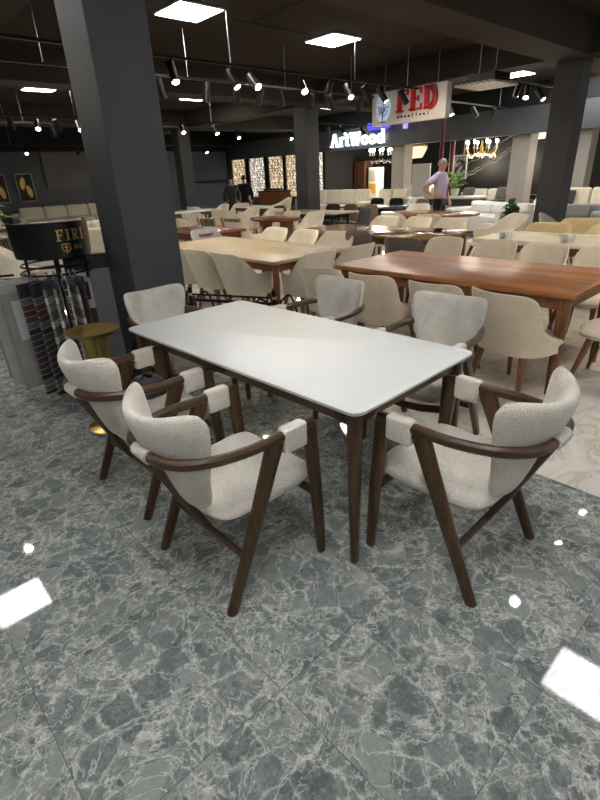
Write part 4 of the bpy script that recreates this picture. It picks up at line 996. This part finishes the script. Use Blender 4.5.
heads(12.0, 2.87, 'nearer track left of the big column', ((2.9, 'w', -120, 40), (3.4, 'o', 0, 10), (3.9, 'w', -110, 45), (4.3, 'o', 30, 30), (4.75, 'w', -100, 45), (7.3, 'w', -100, 40), (8.3, 'w', -90, 35)))
heads(13.2, 2.87, 'further track left of the big column', ((3.2, 'o', 0, 15), (4.6, 'o', 40, 20), (9.9, 'w', -100, 40), (12.0, 'w', -90, 35)))
heads(18.2, 2.75, 'track along the dark wall', ((3.6, 'o', 60, 30), (5.4, 'c', -110, 45), (7.0, 'o', 90, 20), (9, 'w', -80, 40), (12, 'w', -80, 40)), 30)
heads(6.9, 2.9, 'track behind the hanging sign', ((10.4, 'c', -100, 40), (11.2, 'c', -90, 30), (12.3, 'w', -60, 35), (13.2, 'w', 60, 35)))
heads(4.9, 2.95, 'track near the air conditioning cassette', ((10.2, 'o', 180, 30), (10.6, 'c', 200, 35), (11.2, 'w', -90, 40), (11.8, 'o', 10, 30), (12.4, 'c', 160, 40), (13.0, 'w', -60, 30)))
heads(11.0, 2.85, 'track over the oval table', ((10.3, 'o', 30, 40), (10.9, 'o', 60, 50), (11.5, 'o', 40, 45), (12.1, 'w', -60, 40), (13.0, 'w', -40, 40)))
# ------------------------------------------------------------------ people
SKIN = mat('skin', srgb(196, 150, 124), .5); SKIN.node_tree.nodes['Principled BSDF'].inputs['Subsurface Weight'].default_value = .05
def skinmesh(name, verts, edges, radii, m, parent, root=0, sub=2):
    me = bpy.data.meshes.new(name); me.from_pydata(verts, edges, []); me.materials.append(m)
    o = bpy.data.objects.new(name, me); COL.objects.link(o); o.parent = parent
    md = o.modifiers.new('Skin', 'SKIN'); md.use_smooth_shade = True
    if not me.skin_vertices: bpy.context.view_layer.update()
    sv = me.skin_vertices[0].data
    for i, r in enumerate(radii):
        sv[i].radius = r if isinstance(r, tuple) else (r, r); sv[i].use_root = (i == root)
    q = o.modifiers.new('Sub', 'SUBSURF'); q.levels = sub; q.render_levels = sub
    return o
def person(label, x, y, rot, shirt, trous, hairm, rarm, larm, k=1.0, long_sleeve=False, coat=0, turn=0, bald=False):
    t = thing('person', label, 'person', (x, y, 0), radians(rot)); t.scale = (k, k, k)
    V = [(0, 0, .95), (0, 0, 1.08), (.01, 0, 1.25), (0, 0, 1.4), (.0, 0, 1.48), (.02, 0, 1.555), (.03, 0, 1.63), (.02, 0, 1.70)]
    Rr = [(.11, .15), (.105, .14), (.115, .16), (.09, .15), (.055, .06), (.06, .06), (.09, .075), (.07, .06)]
    E = [(i, i+1) for i in range(7)]
    def chain(frm, pts, rs):
        p = frm
        for v, r in zip(pts, rs): V.append(v); Rr.append(r); E.append((p, len(V)-1)); p = len(V)-1
        return p
    hands = []
    for s, arm in ((-1, rarm), (1, larm)):
        el, wr, hd = arm
        w = chain(3, [(0, s*.17, 1.40), el, wr], [.06, .045, .032])
        h = chain(w, [hd], [(.034, .022)])
        hands.append((w, h))
        chain(0, [(0, s*.095, .88), (.02, s*.1, .5), (-.01, s*.1, .09), (.09, s*.11, .04), (.15, s*.115, .03)], [.09, .06, .042, .045, .03])
        # fingers rooted in the palm
        dv = (Vector(hd)-Vector(wr)).normalized(); side = dv.cross(Vector((0, 0, 1))); side = side.normalized() if side.length > .1 else Vector((1, 0, 0))
        for j, (o_, ln) in enumerate(((-.027, .06), (-.009, .075), (.009, .072), (.027, .055))):
            p0 = Vector(hd)+side*o_+dv*.01; p1 = p0+dv*ln*.55; p2 = p1+dv*ln*.35+Vector((0, 0, -.015))
            chain(h, [tuple(p0+dv*.015), tuple(p1), tuple(p2)], [.011, .009, .008])
        chain(h, [tuple(Vector(hd)-side*.04-dv*.02), tuple(Vector(hd)-side*.055+dv*.02)], [.011, .009])
    skinmesh('body', V, E, Rr, SKIN, t)
    # face
    fc = M().add([(.115, -.012, 1.615), (.115, .012, 1.615), (.14, 0, 1.605), (.112, 0, 1.66)], [(0, 1, 2), (1, 3, 2), (3, 0, 2), (0, 3, 1)], True); fc.build('nose', SKIN, t)
    for s in (1, -1):
        M().ball((.104, s*.03, 1.655), (.008, .012, .007), 8, 6).build('eye', BLACKP, t)
        M().ball((.025, s*.082, 1.635), (.018, .01, .03), 8, 6).build('ear', SKIN, t)
    M().box((.112, 0, 1.578), (.01, .045, .008)).build('mouth', mat('lips', srgb(150, 92, 84), .5), t)
    # hair cap
    hb = []
    for i in range(7):
        a = i/6*pi*.52; hb.append([(.016+(.098*sin(a) if not False else 0)*cos(b)-(.012 if cos(b) > 0 else -.006)*sin(a), .088*sin(a)*sin(b), 1.648+.103*cos(a)+(0 if cos(b) > .2 else -.035*sin(a))) for b in (2*pi*j/20 for j in range(20))])
    M().loft(hb).build('hair', hairm, t)
    # shirt
    SV, SE, SR = [(0, 0, .93), (0, 0, 1.08), (.01, 0, 1.25), (0, 0, 1.4), (0, 0, 1.47)], [(0, 1), (1, 2), (2, 3), (3, 4)], [(.128, .168), (.122, .158), (.133, .178), (.106, .165), (.066, .072)]
    if coat: SV[0] = (0, 0, coat); SR[0] = (.15, .2)
    for s, (el, wr, hd) in ((-1, rarm), (1, larm)):
        SV.append((0, s*.175, 1.405)); SR.append(.076); SE.append((3, len(SV)-1))
        e = tuple(Vector((0, s*.17, 1.4)).lerp(Vector(el), 1 if long_sleeve else .72)); SV.append(e); SR.append(.06 if long_sleeve else .07); SE.append((len(SV)-2, len(SV)-1))
        if long_sleeve: SV.append(tuple(Vector(el).lerp(Vector(wr), .92))); SR.append(.045); SE.append((len(SV)-2, len(SV)-1))
    skinmesh('shirt' if not coat else 'coat', SV, SE, SR, shirt, t)
    TV, TE, TR = [(0, 0, 1.0), (0, 0, .92)], [(0, 1)], [(.12, .158), (.128, .168)]
    for s in (1, -1):
        b = len(TV); TV += [(0, s*.095, .85), (.02, s*.1, .5), (-.01, s*.1, .1)]; TR += [.1, .075, .062]; TE += [(1, b), (b, b+1), (b+1, b+2)]
    skinmesh('trousers', TV, TE, TR, trous, t)
    for s in (1, -1): M().ball((.05, s*.105, .045), (.14, .05, .05), 12, 8).build('shoe', BLACKP, t)
    return t
LAV = fabric('lavender_cotton', srgb(204, 188, 214), srgb(186, 170, 198), 200, bump=.15); NAVYT = fabric('dark_trousers', srgb(28, 28, 34), srgb(20, 20, 26), 300, bump=.2)
HAIRG = mat('grey_hair', srgb(150, 140, 132), .7); HAIRB = mat('black_hair', srgb(24, 20, 18), .6)
person('grey-haired person in a lavender polo shirt standing with a hand on the hip', 10.2, 6.38, -80, LAV, NAVYT, HAIRG,
       ((-.2, -.33, 1.17), (-.06, -.19, 1.0), (.02, -.165, .99)), ((.02, .24, 1.14), (.1, .22, .92), (.13, .21, .84)), 1.03).scale = (1.12, 1.16, 1.0)
COATB = fabric('black_coat', srgb(20, 20, 22), srgb(14, 14, 16), 300, bump=.2); COATG = fabric('dark_grey_coat', srgb(46, 46, 50), srgb(36, 36, 40), 300, bump=.2)
person('person in a black coat seen from behind beside the niche', 10.7, 14.15, 60, COATB, NAVYT, HAIRB, ((-.02, -.26, 1.14), (.04, -.25, .9), (.06, -.24, .82)), ((-.02, .26, 1.14), (.04, .25, .9), (.06, .24, .82)), .93, True, .6)
person('person in a dark grey jacket beside the black coat, face turned to us', 9.95, 13.85, -115, COATG, NAVYT, HAIRB, ((-.02, -.26, 1.14), (.04, -.25, .9), (.06, -.24, .82)), ((-.02, .26, 1.14), (.04, .25, .9), (.06, .24, .82)), .92, True, .75)
# ------------------------------------------------------------------ camera and view
W = bpy.data.worlds.new('World'); S.world = W; W.use_nodes = True
W.node_tree.nodes['Background'].inputs[0].default_value = (.05, .05, .055, 1); W.node_tree.nodes['Background'].inputs[1].default_value = .3
f_, p_, r_, H_, t_ = 483.4, .4352, -.0466, 1.548, -.837
def wv(v): a, b, c = v; return Vector((a*-sin(t_)+b*cos(t_), -a*cos(t_)-b*sin(t_), c))
fw = wv((0, cos(p_), -sin(p_))); up0 = (0, sin(p_), cos(p_))
rt = wv((cos(r_), sin(r_)*up0[1], sin(r_)*up0[2])); uu = wv((-sin(r_), cos(r_)*up0[1], cos(r_)*up0[2]))
cam = bpy.data.cameras.new('Camera'); co = bpy.data.objects.new('Camera', cam); COL.objects.link(co)
cam.sensor_fit = 'HORIZONTAL'; cam.sensor_width = 36; cam.lens = 36*f_/600; cam.clip_start = .05; cam.clip_end = 100
R = Matrix((rt, uu, -fw)).transposed().to_4x4(); co.matrix_world = Matrix.Translation((0, 0, H_)) @ R
S.camera = co
vs = S.view_settings; vs.view_transform = 'Standard'; vs.look = 'None'; vs.exposure = 2.55; vs.gamma = 1; vs.use_curve_mapping = False
S.cycles.use_denoising = True; S.cycles.max_bounces = 6; S.cycles.diffuse_bounces = 4; S.cycles.glossy_bounces = 3; S.cycles.sample_clamp_indirect = 6
S.cycles.caustics_reflective = False; S.cycles.caustics_refractive = False
